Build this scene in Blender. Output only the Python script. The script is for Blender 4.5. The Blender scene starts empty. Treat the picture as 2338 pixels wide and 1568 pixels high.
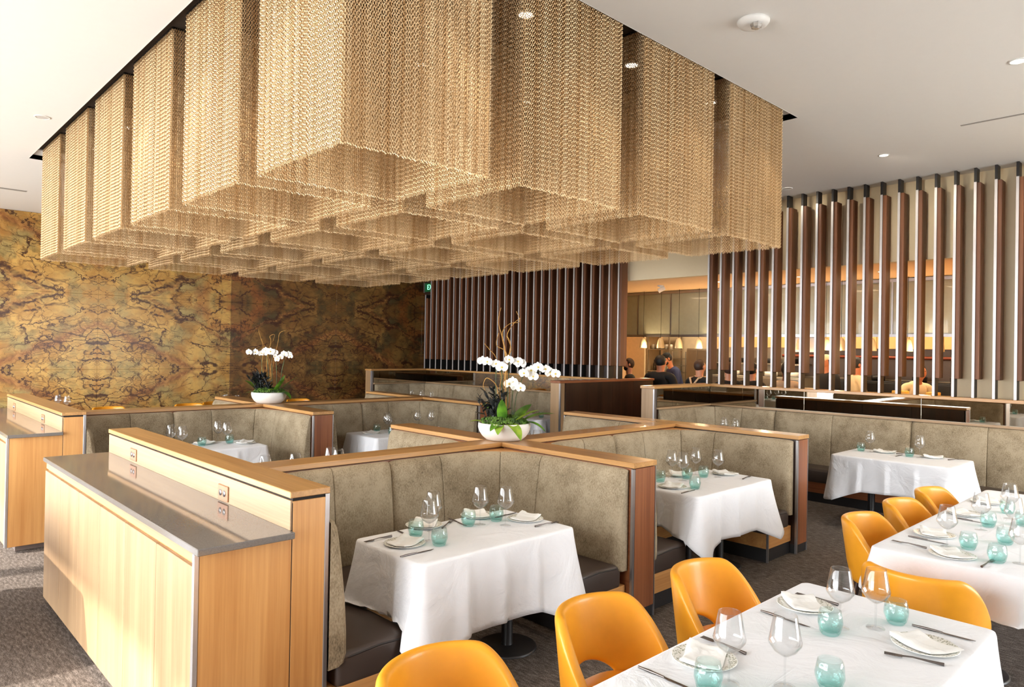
import bpy, bmesh, math, random
from math import sin, cos, pi, radians, sqrt, atan2, hypot
from mathutils import Vector, Matrix
random.seed(7)
D = bpy.data; SC = bpy.context.scene; COL = SC.collection

# ---------------------------------------------------------------- camera, world, sun, exposure
def basis(yaw, pitch, roll):
    f = Vector((cos(pitch)*cos(yaw), cos(pitch)*sin(yaw), sin(pitch)))
    r = Vector((sin(yaw), -cos(yaw), 0)); u = r.cross(f)
    return cos(roll)*r + sin(roll)*u, -sin(roll)*r + cos(roll)*u, f
cam = D.cameras.new('camera'); cam.sensor_width = 36; cam.lens = 1604.15*36/2338; cam.clip_end = 100; cam.clip_start = .05
co = D.objects.new('camera', cam); COL.objects.link(co)
R_, U_, F_ = basis(radians(46.4215), radians(.3837), radians(.9672))
co.matrix_world = Matrix(((R_.x, U_.x, -F_.x, 0), (R_.y, U_.y, -F_.y, 0), (R_.z, U_.z, -F_.z, 1.916), (0, 0, 0, 1)))
SC.camera = co
W = D.worlds.new('daylight'); SC.world = W; W.use_nodes = True
WN = W.node_tree; BG = WN.nodes['Background']
BG.inputs[0].default_value = (.93, .97, 1, 1); BG.inputs[1].default_value = 10.0
sun = D.lights.new('sun', 'SUN'); sun.energy = 7; sun.angle = radians(1.6); sun.color = (1, .95, .88)
so = D.objects.new('sun', sun); COL.objects.link(so)
so.rotation_euler = Vector((1, -.33, -.76)).to_track_quat('-Z', 'Y').to_euler()
def portal(name, loc, rot, sx, sy):
    l = D.lights.new(name, 'AREA'); l.shape = 'RECTANGLE'; l.size = sx; l.size_y = sy; l.cycles.is_portal = True
    o = D.objects.new(name, l); COL.objects.link(o); o.location = loc; o.rotation_euler = rot
portal('window_portal', (-2.42, 7.8, 1.65), (0, radians(-90), 0), 3.1, 13.8)
portal('window_portal', (6.6, -3.12, 1.75), (radians(90), 0, 0), 4.0, 3.3)
def lamp(name, loc, e, col=(1, .72, .42), kind='POINT', r=.05, spot=None, rot=None, sz=None):
    l = D.lights.new(name, kind); l.energy = e; l.color = col
    if kind in ('POINT', 'SPOT'): l.shadow_soft_size = r
    if spot: l.spot_size = radians(spot); l.spot_blend = .6
    if sz: l.shape = 'RECTANGLE'; l.size, l.size_y = sz
    o = D.objects.new(name, l); COL.objects.link(o); o.location = loc
    if rot: o.rotation_euler = rot
    return o
VS = SC.view_settings; VS.view_transform = 'Standard'; VS.look = 'None'; VS.gamma = 1; VS.exposure = .6; VS.use_curve_mapping = False
SC.cycles.max_bounces = 9; SC.cycles.diffuse_bounces = 5; SC.cycles.glossy_bounces = 4; SC.cycles.transmission_bounces = 6
SC.cycles.transparent_max_bounces = 24; SC.cycles.caustics_reflective = False; SC.cycles.caustics_refractive = False
SC.cycles.sample_clamp_indirect = 6

# ---------------------------------------------------------------- materials
def S(r, g, b):
    f = lambda c: (c/255/12.92 if c/255 <= .04045 else ((c/255+.055)/1.055)**2.4)
    return (f(r), f(g), f(b), 1)
def newmat(name):
    m = D.materials.new(name); m.use_nodes = True
    nt = m.node_tree; b = nt.nodes['Principled BSDF']
    return m, nt, b
def N(nt, t, **kw):
    n = nt.nodes.new(t)
    for k, v in kw.items():
        if k.startswith('i_'):
            n.inputs[int(k[2:]) if k[2:].isdigit() else k[2:]].default_value = v
        else: setattr(n, k, v)
    return n
def ramp(nt, stops, fac=None, interp='LINEAR'):
    n = nt.nodes.new('ShaderNodeValToRGB'); cr = n.color_ramp; cr.interpolation = interp
    while len(cr.elements) < len(stops): cr.elements.new(.5)
    for e, (p, c) in zip(cr.elements, stops): e.position = p; e.color = c if len(c) == 4 else (*c, 1)
    if fac is not None: nt.links.new(fac, n.inputs[0])
    return n
def plain(name, col, rough=.5, metal=0, spec=.5, coat=0, emit=None, sheen=0, var=.94):
    m, nt, b = newmat(name)
    b.inputs['Base Color'].default_value = col; b.inputs['Roughness'].default_value = rough; b.inputs['Metallic'].default_value = metal
    b.inputs['Specular IOR Level'].default_value = spec; b.inputs['Coat Weight'].default_value = coat; b.inputs['Sheen Weight'].default_value = sheen
    if emit: b.inputs['Emission Color'].default_value = emit[0]; b.inputs['Emission Strength'].default_value = emit[1]
    # faint procedural variation
    tc = N(nt, 'ShaderNodeTexCoord'); nz = N(nt, 'ShaderNodeTexNoise', i_Scale=14.0, i_Detail=3.0); nt.links.new(tc.outputs['Object'], nz.inputs['Vector'])
    mx = N(nt, 'ShaderNodeMix', data_type='RGBA', blend_type='MULTIPLY'); mx.inputs[0].default_value = 1; mx.inputs[6].default_value = col
    r = ramp(nt, [(.3, (var, var, var)), (.7, (1, 1, 1))], nz.outputs[0]); nt.links.new(r.outputs[0], mx.inputs[7]); nt.links.new(mx.outputs[2], b.inputs['Base Color'])
    return m
def wood(name, c1, c2, axis=2, rough=.4, coat=0.0, fine=60):
    m, nt, b = newmat(name)
    tc = N(nt, 'ShaderNodeTexCoord'); oi = N(nt, 'ShaderNodeObjectInfo')
    sc = [fine, fine, fine]; sc[axis] = 1.3
    ad = N(nt, 'ShaderNodeVectorMath', operation='ADD'); nt.links.new(tc.outputs['Object'], ad.inputs[0])
    ml = N(nt, 'ShaderNodeMath', operation='MULTIPLY', i_1=7.0); nt.links.new(oi.outputs['Random'], ml.inputs[0]); nt.links.new(ml.outputs[0], ad.inputs[1])
    mp = N(nt, 'ShaderNodeMapping'); mp.inputs['Scale'].default_value = sc; nt.links.new(ad.outputs[0], mp.inputs['Vector'])
    n1 = N(nt, 'ShaderNodeTexNoise', i_Scale=1.0, i_Detail=4.0, i_Roughness=.65, i_Distortion=.4); nt.links.new(mp.outputs[0], n1.inputs['Vector'])
    mp2 = N(nt, 'ShaderNodeMapping'); mp2.inputs['Scale'].default_value = [s*.12 if i != axis else .35 for i, s in enumerate(sc)]; nt.links.new(ad.outputs[0], mp2.inputs['Vector'])
    n2 = N(nt, 'ShaderNodeTexNoise', i_Scale=1.0, i_Detail=2.0); nt.links.new(mp2.outputs[0], n2.inputs['Vector'])
    av = N(nt, 'ShaderNodeMath', operation='ADD'); nt.links.new(n1.outputs[0], av.inputs[0]); nt.links.new(n2.outputs[0], av.inputs[1])
    hv = N(nt, 'ShaderNodeMath', operation='MULTIPLY', i_1=.5); nt.links.new(av.outputs[0], hv.inputs[0])
    r = ramp(nt, [(.36, c1), (.62, c2)], hv.outputs[0]); nt.links.new(r.outputs[0], b.inputs['Base Color'])
    b.inputs['Roughness'].default_value = rough; b.inputs['Coat Weight'].default_value = coat; b.inputs['Coat Roughness'].default_value = .12
    bp = N(nt, 'ShaderNodeBump', i_Strength=.08, i_Distance=.002); nt.links.new(n1.outputs[0], bp.inputs['Height']); nt.links.new(bp.outputs[0], b.inputs['Normal'])
    return m
oz = (S(205, 150, 84), S(176, 118, 58))
OAKZ, OAKX, OAKY = [wood('oak_veneer_'+'xyz'[a], S(186, 128, 70), S(212, 158, 96), a, .38, .25) for a in (2, 0, 1)]
REDZ, REDX, REDY = [wood('warm_oak_'+'xyz'[a], S(122, 68, 38), S(154, 94, 56), a, .4, .2) for a in (2, 0, 1)]
CAPX, CAPY = [wood('cap_oak_'+'xy'[a], S(162, 116, 66), S(200, 152, 94), a, .3, .3) for a in (0, 1)]
LOAKX, LOAKY, LOAKZ = [wood('pale_oak_'+'xyz'[a], S(150, 118, 84), S(174, 142, 106), a, .4, .1) for a in (0, 1, 2)]
DARKZ = wood('dark_walnut', S(36, 21, 14), S(58, 34, 22), 2, .35, .2)
SLATW = wood('slat_walnut', S(82, 46, 24), S(120, 73, 42), 2, .55, 0)
def velvet():
    m, nt, b = newmat('taupe_chenille')
    g = N(nt, 'ShaderNodeNewGeometry')
    n1 = N(nt, 'ShaderNodeTexNoise', i_Scale=3.4, i_Detail=7.0, i_Roughness=.72); n2 = N(nt, 'ShaderNodeTexNoise', i_Scale=160.0, i_Detail=2.0)
    mp = N(nt, 'ShaderNodeMapping'); mp.inputs['Scale'].default_value = (1, 1, .45); nt.links.new(g.outputs['Position'], mp.inputs['Vector'])
    nt.links.new(g.outputs['Position'], n1.inputs['Vector']); nt.links.new(mp.outputs[0], n2.inputs['Vector'])
    a = N(nt, 'ShaderNodeMath', operation='MULTIPLY_ADD', i_1=.42, i_2=0.0); nt.links.new(n2.outputs[0], a.inputs[0])
    c = N(nt, 'ShaderNodeMath', operation='MULTIPLY_ADD', i_1=.72); nt.links.new(n1.outputs[0], c.inputs[0]); nt.links.new(a.outputs[0], c.inputs[2])
    r = ramp(nt, [(.36, S(96, 82, 63)), (.50, S(138, 122, 98)), (.66, S(168, 152, 127))], c.outputs[0]); nt.links.new(r.outputs[0], b.inputs['Base Color'])
    b.inputs['Roughness'].default_value = .85; b.inputs['Sheen Weight'].default_value = .35; b.inputs['Sheen Roughness'].default_value = .4; b.inputs['Specular IOR Level'].default_value = .2
    b.inputs['Sheen Tint'].default_value = S(235, 222, 190)
    bp = N(nt, 'ShaderNodeBump', i_Strength=.25, i_Distance=.004); nt.links.new(c.outputs[0], bp.inputs['Height']); nt.links.new(bp.outputs[0], b.inputs['Normal'])
    return m
VELVET = velvet()
LEATHER = plain('brown_leather', S(66, 54, 48), .42, coat=.1)
PIPING = plain('piping', S(40, 33, 30), .5)
STRIP = plain('slat_edge_metal', S(192, 188, 188), .5, .6)
STEEL = plain('brushed_steel', S(168, 164, 164), .32, .9)
ALU = plain('satin_aluminium', S(196, 192, 192), .35, .75)
BLACKM = plain('black_metal', S(34, 32, 32), .45, .3)
KICK = plain('black_kick', S(38, 36, 37), .4)
GREYK = plain('grey_kick', S(128, 112, 104), .45)
DARKGAP = plain('dark_gap', S(28, 20, 15), .8)
WHITEP = plain('ceiling_paint', S(233, 231, 228), .9, var=.99)
BEIGEP = plain('beige_paint', S(232, 214, 180), .85, var=.985)
DECK = plain('recess_deck', S(52, 40, 30), .8)
LINEN = plain('white_linen', S(236, 236, 239), .9, spec=.1, sheen=.1, var=.985)
def wrinkle(m, strength=.5):
    nt = m.node_tree; b = nt.nodes['Principled BSDF']; g = N(nt, 'ShaderNodeNewGeometry')
    a = N(nt, 'ShaderNodeTexNoise', i_Scale=4.5, i_Detail=5.0, i_Roughness=.55, i_Distortion=.8); nt.links.new(g.outputs['Position'], a.inputs['Vector'])
    c = N(nt, 'ShaderNodeTexNoise', i_Scale=420.0, i_Detail=1.0); nt.links.new(g.outputs['Position'], c.inputs['Vector'])
    s_ = N(nt, 'ShaderNodeMath', operation='MULTIPLY_ADD', i_1=.02); nt.links.new(c.outputs[0], s_.inputs[0]); nt.links.new(a.outputs[0], s_.inputs[2])
    bp = N(nt, 'ShaderNodeBump', i_Strength=strength, i_Distance=.03); nt.links.new(s_.outputs[0], bp.inputs['Height']); nt.links.new(bp.outputs[0], b.inputs['Normal'])
wrinkle(LINEN, .55)
NAPK = plain('napkin_linen', S(240, 238, 234), .9, spec=.1, var=.98); wrinkle(NAPK, .3)
ORANGE = plain('mustard_leather', S(238, 160, 36), .38, coat=.15)
CUTL = plain('cutlery_steel', S(120, 112, 108), .28, .9)
POTW = plain('white_ceramic', S(236, 232, 226), .55)
WHITEG = plain('white_plastic', S(240, 240, 238), .4)
MIRROR = plain('bronze_mirror', S(176, 166, 150), .015, 1.0)
COPPERP = plain('copper_plate', S(168, 118, 86), .4, .35)
BLACKF = plain('black_fabric', S(20, 19, 20), .85)
WARMW = plain('warm_wall', S(240, 206, 160), .9)
def stone():
    m, nt, b = newmat('grey_quartz'); g = N(nt, 'ShaderNodeNewGeometry')
    n = N(nt, 'ShaderNodeTexNoise', i_Scale=220.0, i_Detail=2.0); nt.links.new(g.outputs['Position'], n.inputs['Vector'])
    r = ramp(nt, [(.35, S(108, 103, 99)), (.65, S(118, 113, 108))], n.outputs[0]); nt.links.new(r.outputs[0], b.inputs['Base Color'])
    b.inputs['Roughness'].default_value = .07; b.inputs['Specular IOR Level'].default_value = .6
    return m
STONE = stone()
def carpet():
    m, nt, b = newmat('grey_brown_carpet'); g = N(nt, 'ShaderNodeNewGeometry')
    mp = N(nt, 'ShaderNodeMapping'); mp.inputs['Scale'].default_value = (60, 14, 1); nt.links.new(g.outputs['Position'], mp.inputs['Vector'])
    n = N(nt, 'ShaderNodeTexNoise', i_Scale=1.0, i_Detail=3.0, i_Roughness=.7); nt.links.new(mp.outputs[0], n.inputs['Vector'])
    n2 = N(nt, 'ShaderNodeTexNoise', i_Scale=170.0, i_Detail=2.0); nt.links.new(g.outputs['Position'], n2.inputs['Vector'])
    a = N(nt, 'ShaderNodeMath', operation='ADD'); nt.links.new(n.outputs[0], a.inputs[0]); nt.links.new(n2.outputs[0], a.inputs[1])
    h = N(nt, 'ShaderNodeMath', operation='MULTIPLY', i_1=.5); nt.links.new(a.outputs[0], h.inputs[0])
    r = ramp(nt, [(.36, S(60, 53, 48)), (.5, S(92, 83, 76)), (.64, S(138, 127, 119))], h.outputs[0]); nt.links.new(r.outputs[0], b.inputs['Base Color'])
    b.inputs['Roughness'].default_value = .95; b.inputs['Specular IOR Level'].default_value = .1
    bp = N(nt, 'ShaderNodeBump', i_Strength=.5, i_Distance=.006); nt.links.new(h.outputs[0], bp.inputs['Height']); nt.links.new(bp.outputs[0], b.inputs['Normal'])
    return m
CARPET = carpet()
def marble(name, tone):
    m, nt, b = newmat(name); L = nt.links.new; g = N(nt, 'ShaderNodeNewGeometry')
    sx = N(nt, 'ShaderNodeSeparateXYZ'); L(g.outputs['Position'], sx.inputs[0])
    def M(op, a, b_=None, c=None):
        n = N(nt, 'ShaderNodeMath', operation=op)
        for i, v in enumerate((a, b_, c)):
            if v is None: continue
            if isinstance(v, (int, float)): n.inputs[i].default_value = v
            else: L(v, n.inputs[i])
        return n.outputs[0]
    u = M('PINGPONG', M('ADD', sx.outputs[0], -3.37+4.86), 2.43); v = M('PINGPONG', M('ADD', sx.outputs[2], -1.40+5.48), 1.37)
    cx = N(nt, 'ShaderNodeCombineXYZ'); L(u, cx.inputs[0]); L(v, cx.inputs[1])
    wn = N(nt, 'ShaderNodeTexNoise', i_Scale=1.6, i_Detail=5.0, i_Roughness=.62); L(cx.outputs[0], wn.inputs['Vector'])
    ws = N(nt, 'ShaderNodeVectorMath', operation='MULTIPLY_ADD'); L(wn.outputs['Color'], ws.inputs[0]); ws.inputs[1].default_value = (.55, .55, .3); L(cx.outputs[0], ws.inputs[2])
    P = ws.outputs[0]; wf = M('ADD', wn.outputs[0], -.5)
    def noise(sc, det=4, off=(0, 0, 0), src=P, rough=.6):
        mp = N(nt, 'ShaderNodeMapping'); mp.inputs['Location'].default_value = off; L(src, mp.inputs['Vector'])
        n = N(nt, 'ShaderNodeTexNoise', i_Scale=sc, i_Detail=det, i_Roughness=rough); L(mp.outputs[0], n.inputs['Vector']); return n.outputs[0]
    def mix(f, a, c):
        n = N(nt, 'ShaderNodeMix', data_type='RGBA')
        if isinstance(f, (int, float)): n.inputs[0].default_value = f
        else: L(f, n.inputs[0])
        for i, q in ((6, a), (7, c)):
            if isinstance(q, tuple): n.inputs[i].default_value = q
            else: L(q, n.inputs[i])
        return n.outputs[2]
    base = ramp(nt, tone[0], noise(1.5, 6)).outputs[0]
    gm = ramp(nt, [(.50, (0, 0, 0)), (.62, (.9, .9, .9))], noise(1.7, 5, (5, 3, 1))).outputs[0]
    green = ramp(nt, tone[1], noise(6, 4, (2, 9, 4))).outputs[0]
    col = mix(gm, base, green)
    rust = ramp(nt, [(.56, (0, 0, 0)), (.70, (.7, .7, .7))], noise(1.9, 5, (9, 1, 7))).outputs[0]
    col = mix(rust, col, S(150, 84, 40))
    # long diagonal vein bands, mirrored from slab to slab: a runs across them, e along them
    a = M('ADD', M('ADD', M('MULTIPLY', u, 1/1.6), M('MULTIPLY', v, 1/.82)), M('MULTIPLY', wf, .45))
    e = M('ADD', M('SUBTRACT', M('MULTIPLY', u, 1/1.6), M('MULTIPLY', v, 1/.82)), M('MULTIPLY', wf, .5))
    def bandof(q, c, w):
        return ramp(nt, [(0, (1, 1, 1)), (w*.4, (.75, .75, .75)), (w, (0, 0, 0))], M('ABSOLUTE', M('ADD', q, -c))).outputs[0]
    band = M('MAXIMUM', M('MAXIMUM', bandof(a, 1.04, .13), M('MULTIPLY', bandof(a, 2.2, .07), .7)), M('MULTIPLY', bandof(e, .95, .06), .6))
    bandtex = ramp(nt, [(.36, S(84, 42, 26)), (.52, S(140, 84, 46)), (.66, S(190, 138, 76))], noise(16, 5, (1, 1, 1))).outputs[0]
    col = mix(M('MULTIPLY', band, .8), col, bandtex)
    def crack(sa, se, w, off, swap=False):
        cc = N(nt, 'ShaderNodeCombineXYZ'); L(M('MULTIPLY_ADD', e if swap else a, sa, off), cc.inputs[0]); L(M('MULTIPLY_ADD', a if swap else e, se, off*.7), cc.inputs[1])
        dn = N(nt, 'ShaderNodeVectorMath', operation='MULTIPLY_ADD'); L(wn.outputs['Color'], dn.inputs[0]); dn.inputs[1].default_value = (1.15, 1.15, 0); L(cc.outputs[0], dn.inputs[2])
        vo = N(nt, 'ShaderNodeTexVoronoi', feature='DISTANCE_TO_EDGE', i_Scale=1.0); L(dn.outputs[0], vo.inputs['Vector'])
        return ramp(nt, [(.0, (1, 1, 1)), (w*.5, (.85, .85, .85)), (w, (0, 0, 0))], vo.outputs['Distance']).outputs[0]
    k1 = M('MULTIPLY', crack(2.9, 1.0, .030, 3.0), ramp(nt, [(.36, (0, 0, 0)), (.5, (1, 1, 1))], noise(2.4, 3, (4, 4, 4))).outputs[0])
    k2 = M('MULTIPLY', crack(8.0, 2.6, .032, 7.0), ramp(nt, [(.42, (0, 0, 0)), (.56, (.75, .75, .75))], noise(1.9, 3, (7, 2, 4))).outputs[0])
    k3 = M('MULTIPLY', crack(4.2, 1.1, .024, 11.0, True), ramp(nt, [(.44, (0, 0, 0)), (.56, (.9, .9, .9))], noise(1.6, 3, (3, 8, 4))).outputs[0])
    col = mix(M('MAXIMUM', M('MAXIMUM', k1, k3), k2), col, S(64, 32, 20))
    L(col, b.inputs['Base Color']); b.inputs['Roughness'].default_value = .32
    return m
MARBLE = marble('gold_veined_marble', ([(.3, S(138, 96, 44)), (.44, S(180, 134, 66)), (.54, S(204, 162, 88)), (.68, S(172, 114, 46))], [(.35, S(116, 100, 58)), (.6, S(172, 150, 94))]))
MARBLE_SHADED = marble('shaded_veined_marble', ([(.3, S(84, 55, 29)), (.46, S(122, 86, 43)), (.56, S(144, 106, 56)), (.68, S(110, 69, 34))], [(.35, S(50, 42, 26)), (.6, S(86, 74, 46))]))  # darker copy for the right-hand slabs: light falloff put into the colour
def chain_mat():
    m, nt, b = newmat('champagne_chain'); g = N(nt, 'ShaderNodeNewGeometry')
    mp = N(nt, 'ShaderNodeMapping'); mp.inputs['Scale'].default_value = (26, 26, .3); nt.links.new(g.outputs['Position'], mp.inputs['Vector'])
    n = N(nt, 'ShaderNodeTexNoise', i_Scale=1.0, i_Detail=2.0); nt.links.new(mp.outputs[0], n.inputs['Vector'])
    r = ramp(nt, [(.3, S(194, 152, 100)), (.7, S(240, 214, 172))], n.outputs[0]); nt.links.new(r.outputs[0], b.inputs['Base Color'])
    b.inputs['Metallic'].default_value = .45; b.inputs['Roughness'].default_value = .42
    return m
CHAIN = chain_mat()
def glass_mat(name, lo, hi, z0, z1, gl=.75):
    m = D.materials.new(name); m.use_nodes = True; nt = m.node_tree; nt.nodes.clear(); L = nt.links.new
    out = N(nt, 'ShaderNodeOutputMaterial'); tr = N(nt, 'ShaderNodeBsdfTransparent'); gs = N(nt, 'ShaderNodeBsdfGlossy'); gs.inputs['Roughness'].default_value = .03
    lw = N(nt, 'ShaderNodeLayerWeight', i_Blend=.35); mx = N(nt, 'ShaderNodeMixShader')
    tc = N(nt, 'ShaderNodeTexCoord'); sx = N(nt, 'ShaderNodeSeparateXYZ'); L(tc.outputs['Object'], sx.inputs[0])
    mr = N(nt, 'ShaderNodeMapRange', i_1=z0, i_2=z1); L(sx.outputs[2], mr.inputs[0])
    r = ramp(nt, [(0, lo), (.35, tuple(a*.4+b*.6 for a, b in zip(lo, hi))), (1, hi)], mr.outputs[0]); L(r.outputs[0], tr.inputs[0])
    f = N(nt, 'ShaderNodeMath', operation='MULTIPLY', i_1=gl); L(lw.outputs['Facing'], f.inputs[0])
    p = N(nt, 'ShaderNodeMath', operation='POWER', i_1=1.6); L(f.outputs[0], p.inputs[0]); a = N(nt, 'ShaderNodeMath', operation='ADD', i_1=.045); L(p.outputs[0], a.inputs[0])
    L(a.outputs[0], mx.inputs[0]); L(tr.outputs[0], mx.inputs[1]); L(gs.outputs[0], mx.inputs[2]); L(mx.outputs[0], out.inputs[0])
    if gl < .7:
        nz = N(nt, 'ShaderNodeTexVoronoi', i_Scale=60.0); L(tc.outputs['Object'], nz.inputs['Vector'])
        bp = N(nt, 'ShaderNodeBump', i_Strength=.6, i_Distance=.004); L(nz.outputs[0], bp.inputs['Height']); L(bp.outputs[0], gs.inputs['Normal']); L(bp.outputs[0], lw.inputs['Normal'])
    return m
CLEAR = glass_mat('clear_glass', (.972, .976, .98, 1), (.985, .988, .99, 1), 0, .25)
TEAL = glass_mat('teal_glass', (.60, .87, .84, 1), (.95, .985, .98, 1), 0, .095, .6)
def emis(name, col, s):
    return plain(name, col, .5, emit=(col, s))
LAMPE = emis('lamp_glow', S(255, 236, 205), 9)
def plate_mat():
    m, nt, b = newmat('floral_rim_china'); L = nt.links.new; tc = N(nt, 'ShaderNodeTexCoord')
    ln = N(nt, 'ShaderNodeVectorMath', operation='LENGTH'); L(tc.outputs['Object'], ln.inputs[0])
    rim = ramp(nt, [(.092/.2, (0, 0, 0)), (.098/.2, (1, 1, 1)), (.127/.2, (1, 1, 1)), (.131/.2, (0, 0, 0))], None)
    sc = N(nt, 'ShaderNodeMath', operation='MULTIPLY', i_1=5.0); L(ln.outputs['Value'], sc.inputs[0]); L(sc.outputs[0], rim.inputs[0])
    vo = N(nt, 'ShaderNodeTexVoronoi', i_Scale=95.0); L(tc.outputs['Object'], vo.inputs['Vector'])
    pt = ramp(nt, [(.28, S(158, 160, 140)), (.5, S(236, 234, 226))], vo.outputs['Distance'])
    mx = N(nt, 'ShaderNodeMix', data_type='RGBA'); mx.inputs[6].default_value = S(240, 239, 235); L(rim.outputs[0], mx.inputs[0]); L(pt.outputs[0], mx.inputs[7])
    L(mx.outputs[2], b.inputs['Base Color']); b.inputs['Roughness'].default_value = .2
    return m
PLATE = plate_mat()
def leafmat(name, c1, c2, rough=.35):
    m, nt, b = newmat(name); tc = N(nt, 'ShaderNodeTexCoord'); n = N(nt, 'ShaderNodeTexNoise', i_Scale=12.0, i_Detail=3.0); nt.links.new(tc.outputs['Object'], n.inputs['Vector'])
    r = ramp(nt, [(.35, c1), (.65, c2)], n.outputs[0]); nt.links.new(r.outputs[0], b.inputs['Base Color']); b.inputs['Roughness'].default_value = rough
    return m
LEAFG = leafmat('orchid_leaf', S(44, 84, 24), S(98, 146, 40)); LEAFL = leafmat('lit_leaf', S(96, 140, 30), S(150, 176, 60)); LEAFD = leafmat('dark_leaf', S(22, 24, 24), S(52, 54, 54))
MOSS = leafmat('moss', S(36, 62, 18), S(92, 124, 44), .95); PETAL = leafmat('petal', S(240, 238, 232), S(252, 250, 246), .6); LIP = leafmat('orchid_lip', S(196, 166, 60), S(232, 214, 130), .6)
STEMG = leafmat('orchid_stem', S(46, 52, 26), S(86, 96, 46), .6); TWIG = leafmat('willow_twig', S(150, 104, 44), S(190, 142, 70), .8)
# ---------------------------------------------------------------- mesh and object helpers
class MB:
    def __init__(s): s.v = []; s.f = []; s.sm = []
    def add(s, vs, fs, sm=False):
        o = len(s.v); s.v += [tuple(p) for p in vs]; s.f += [tuple(i+o for i in f) for f in fs]; s.sm += [sm]*len(fs); return s
    def box(s, x0, x1, y0, y1, z0, z1, b=0.0):
        if x0 > x1: x0, x1 = x1, x0
        if y0 > y1: y0, y1 = y1, y0
        if b <= 0:
            v = [(x, y, z) for z in (z0, z1) for y in (y0, y1) for x in (x0, x1)]
            return s.add(v, [(0, 2, 3, 1), (4, 5, 7, 6), (0, 1, 5, 4), (2, 6, 7, 3), (0, 4, 6, 2), (1, 3, 7, 5)])
        X, Y, Z = (x0, x1), (y0, y1), (z0, z1); v = []; idx = {}
        sg = lambda i: 1 if i == 0 else -1
        for i in (0, 1):
            for j in (0, 1):
                for k in (0, 1):
                    for a in range(3):
                        p = [X[i]+(b*sg(i) if a != 0 else 0), Y[j]+(b*sg(j) if a != 1 else 0), Z[k]+(b*sg(k) if a != 2 else 0)]
                        idx[i, j, k, a] = len(v); v.append(p)
        f = []
        for k in (0, 1):
            q = [idx[i, j, k, 2] for i, j in ((0, 0), (1, 0), (1, 1), (0, 1))]; f.append(q if k else q[::-1])
            q = [idx[i, k, j, 1] for i, j in ((0, 0), (1, 0), (1, 1), (0, 1))]; f.append(q[::-1] if k else q)
            q = [idx[k, i, j, 0] for i, j in ((0, 0), (1, 0), (1, 1), (0, 1))]; f.append(q if k else q[::-1])
        c = Vector(((x0+x1)/2, (y0+y1)/2, (z0+z1)/2))
        def orient(q):
            p = [Vector(v[i]) for i in q]; n = (p[1]-p[0]).cross(p[2]-p[0])
            return q if n.dot(sum(p, Vector())/len(p)-c) > 0 else q[::-1]
        for i in (0, 1):
            for j in (0, 1):
                f.append(orient([idx[i, j, 0, 0], idx[i, j, 1, 0], idx[i, j, 1, 1], idx[i, j, 0, 1]]))
                f.append(orient([idx[i, 0, j, 0], idx[i, 1, j, 0], idx[i, 1, j, 2], idx[i, 0, j, 2]]))
                f.append(orient([idx[0, i, j, 1], idx[1, i, j, 1], idx[1, i, j, 2], idx[0, i, j, 2]]))
                for k in (0, 1): f.append(orient([idx[i, j, k, a] for a in range(3)]))
        return s.add(v, f)
    def rbox(s, x0, x1, y0, y1, z0, z1, r, n=3):
        bm = bmesh.new(); bmesh.ops.create_cube(bm, size=1, matrix=Matrix.Translation(((x0+x1)/2, (y0+y1)/2, (z0+z1)/2)) @ Matrix.Diagonal((abs(x1-x0), abs(y1-y0), abs(z1-z0), 1)))
        bmesh.ops.bevel(bm, geom=bm.edges[:], offset=r, segments=n, profile=.5, affect='EDGES')
        bm.verts.index_update(); s.add([v.co[:] for v in bm.verts], [[v.index for v in f.verts] for f in bm.faces], True); bm.free(); return s
    def tube(s, pts, r, n=8, caps=True, sm=True):
        pts = [Vector(p) for p in pts]; rr = r if isinstance(r, (list, tuple)) else [r]*len(pts)
        v = []; f = []; u = None
        for i, p in enumerate(pts):
            t = (pts[min(i+1, len(pts)-1)]-pts[max(i-1, 0)]).normalized()
            if u is None: u = t.orthogonal().normalized()
            else: u = (u-t*u.dot(t)); u = u.normalized() if u.length > 1e-6 else t.orthogonal().normalized()
            w = t.cross(u)
            v += [p+(u*cos(2*pi*k/n)+w*sin(2*pi*k/n))*rr[i] for k in range(n)]
        for i in range(len(pts)-1):
            for k in range(n):
                a, b = i*n+k, i*n+(k+1) % n; f.append((a, b, b+n, a+n))
        s.add(v, f, sm)
        if caps: s.add(v[:n], [tuple(range(n))[::-1]]); s.add(v[-n:], [tuple(range(n))])
        return s
    def lathe(s, prof, n=24, c=(0, 0, 0), sm=True):
        v = []; f = []
        for r, z in prof: v += [(c[0]+r*cos(2*pi*k/n), c[1]+r*sin(2*pi*k/n), c[2]+z) for k in range(n)]
        for i in range(len(prof)-1):
            for k in range(n):
                a, b = i*n+k, i*n+(k+1) % n; f.append((a, b, b+n, a+n))
        s.add(v, f, sm)
        if prof[0][0] > 1e-5: s.add(v[:n], [tuple(range(n))[::-1]])
        if prof[-1][0] > 1e-5: s.add(v[-n:], [tuple(range(n))])
        return s
    def grid(s, rows, sm=True, cu=False, flip=False):
        n = len(rows[0]); v = [p for r in rows for p in r]; f = []
        for i in range(len(rows)-1):
            for k in range(n if cu else n-1):
                a, b = i*n+k, i*n+(k+1) % n; q = (a, b, b+n, a+n); f.append(q[::-1] if flip else q)
        return s.add(v, f, sm)
    def prism(s, poly, z0, z1):
        n = len(poly); v = [(*p, z0) for p in poly]+[(*p, z1) for p in poly]
        return s.add(v, [tuple(range(n))[::-1], tuple(range(n, 2*n))]+[(i, (i+1) % n, (i+1) % n+n, i+n) for i in range(n)])
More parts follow.
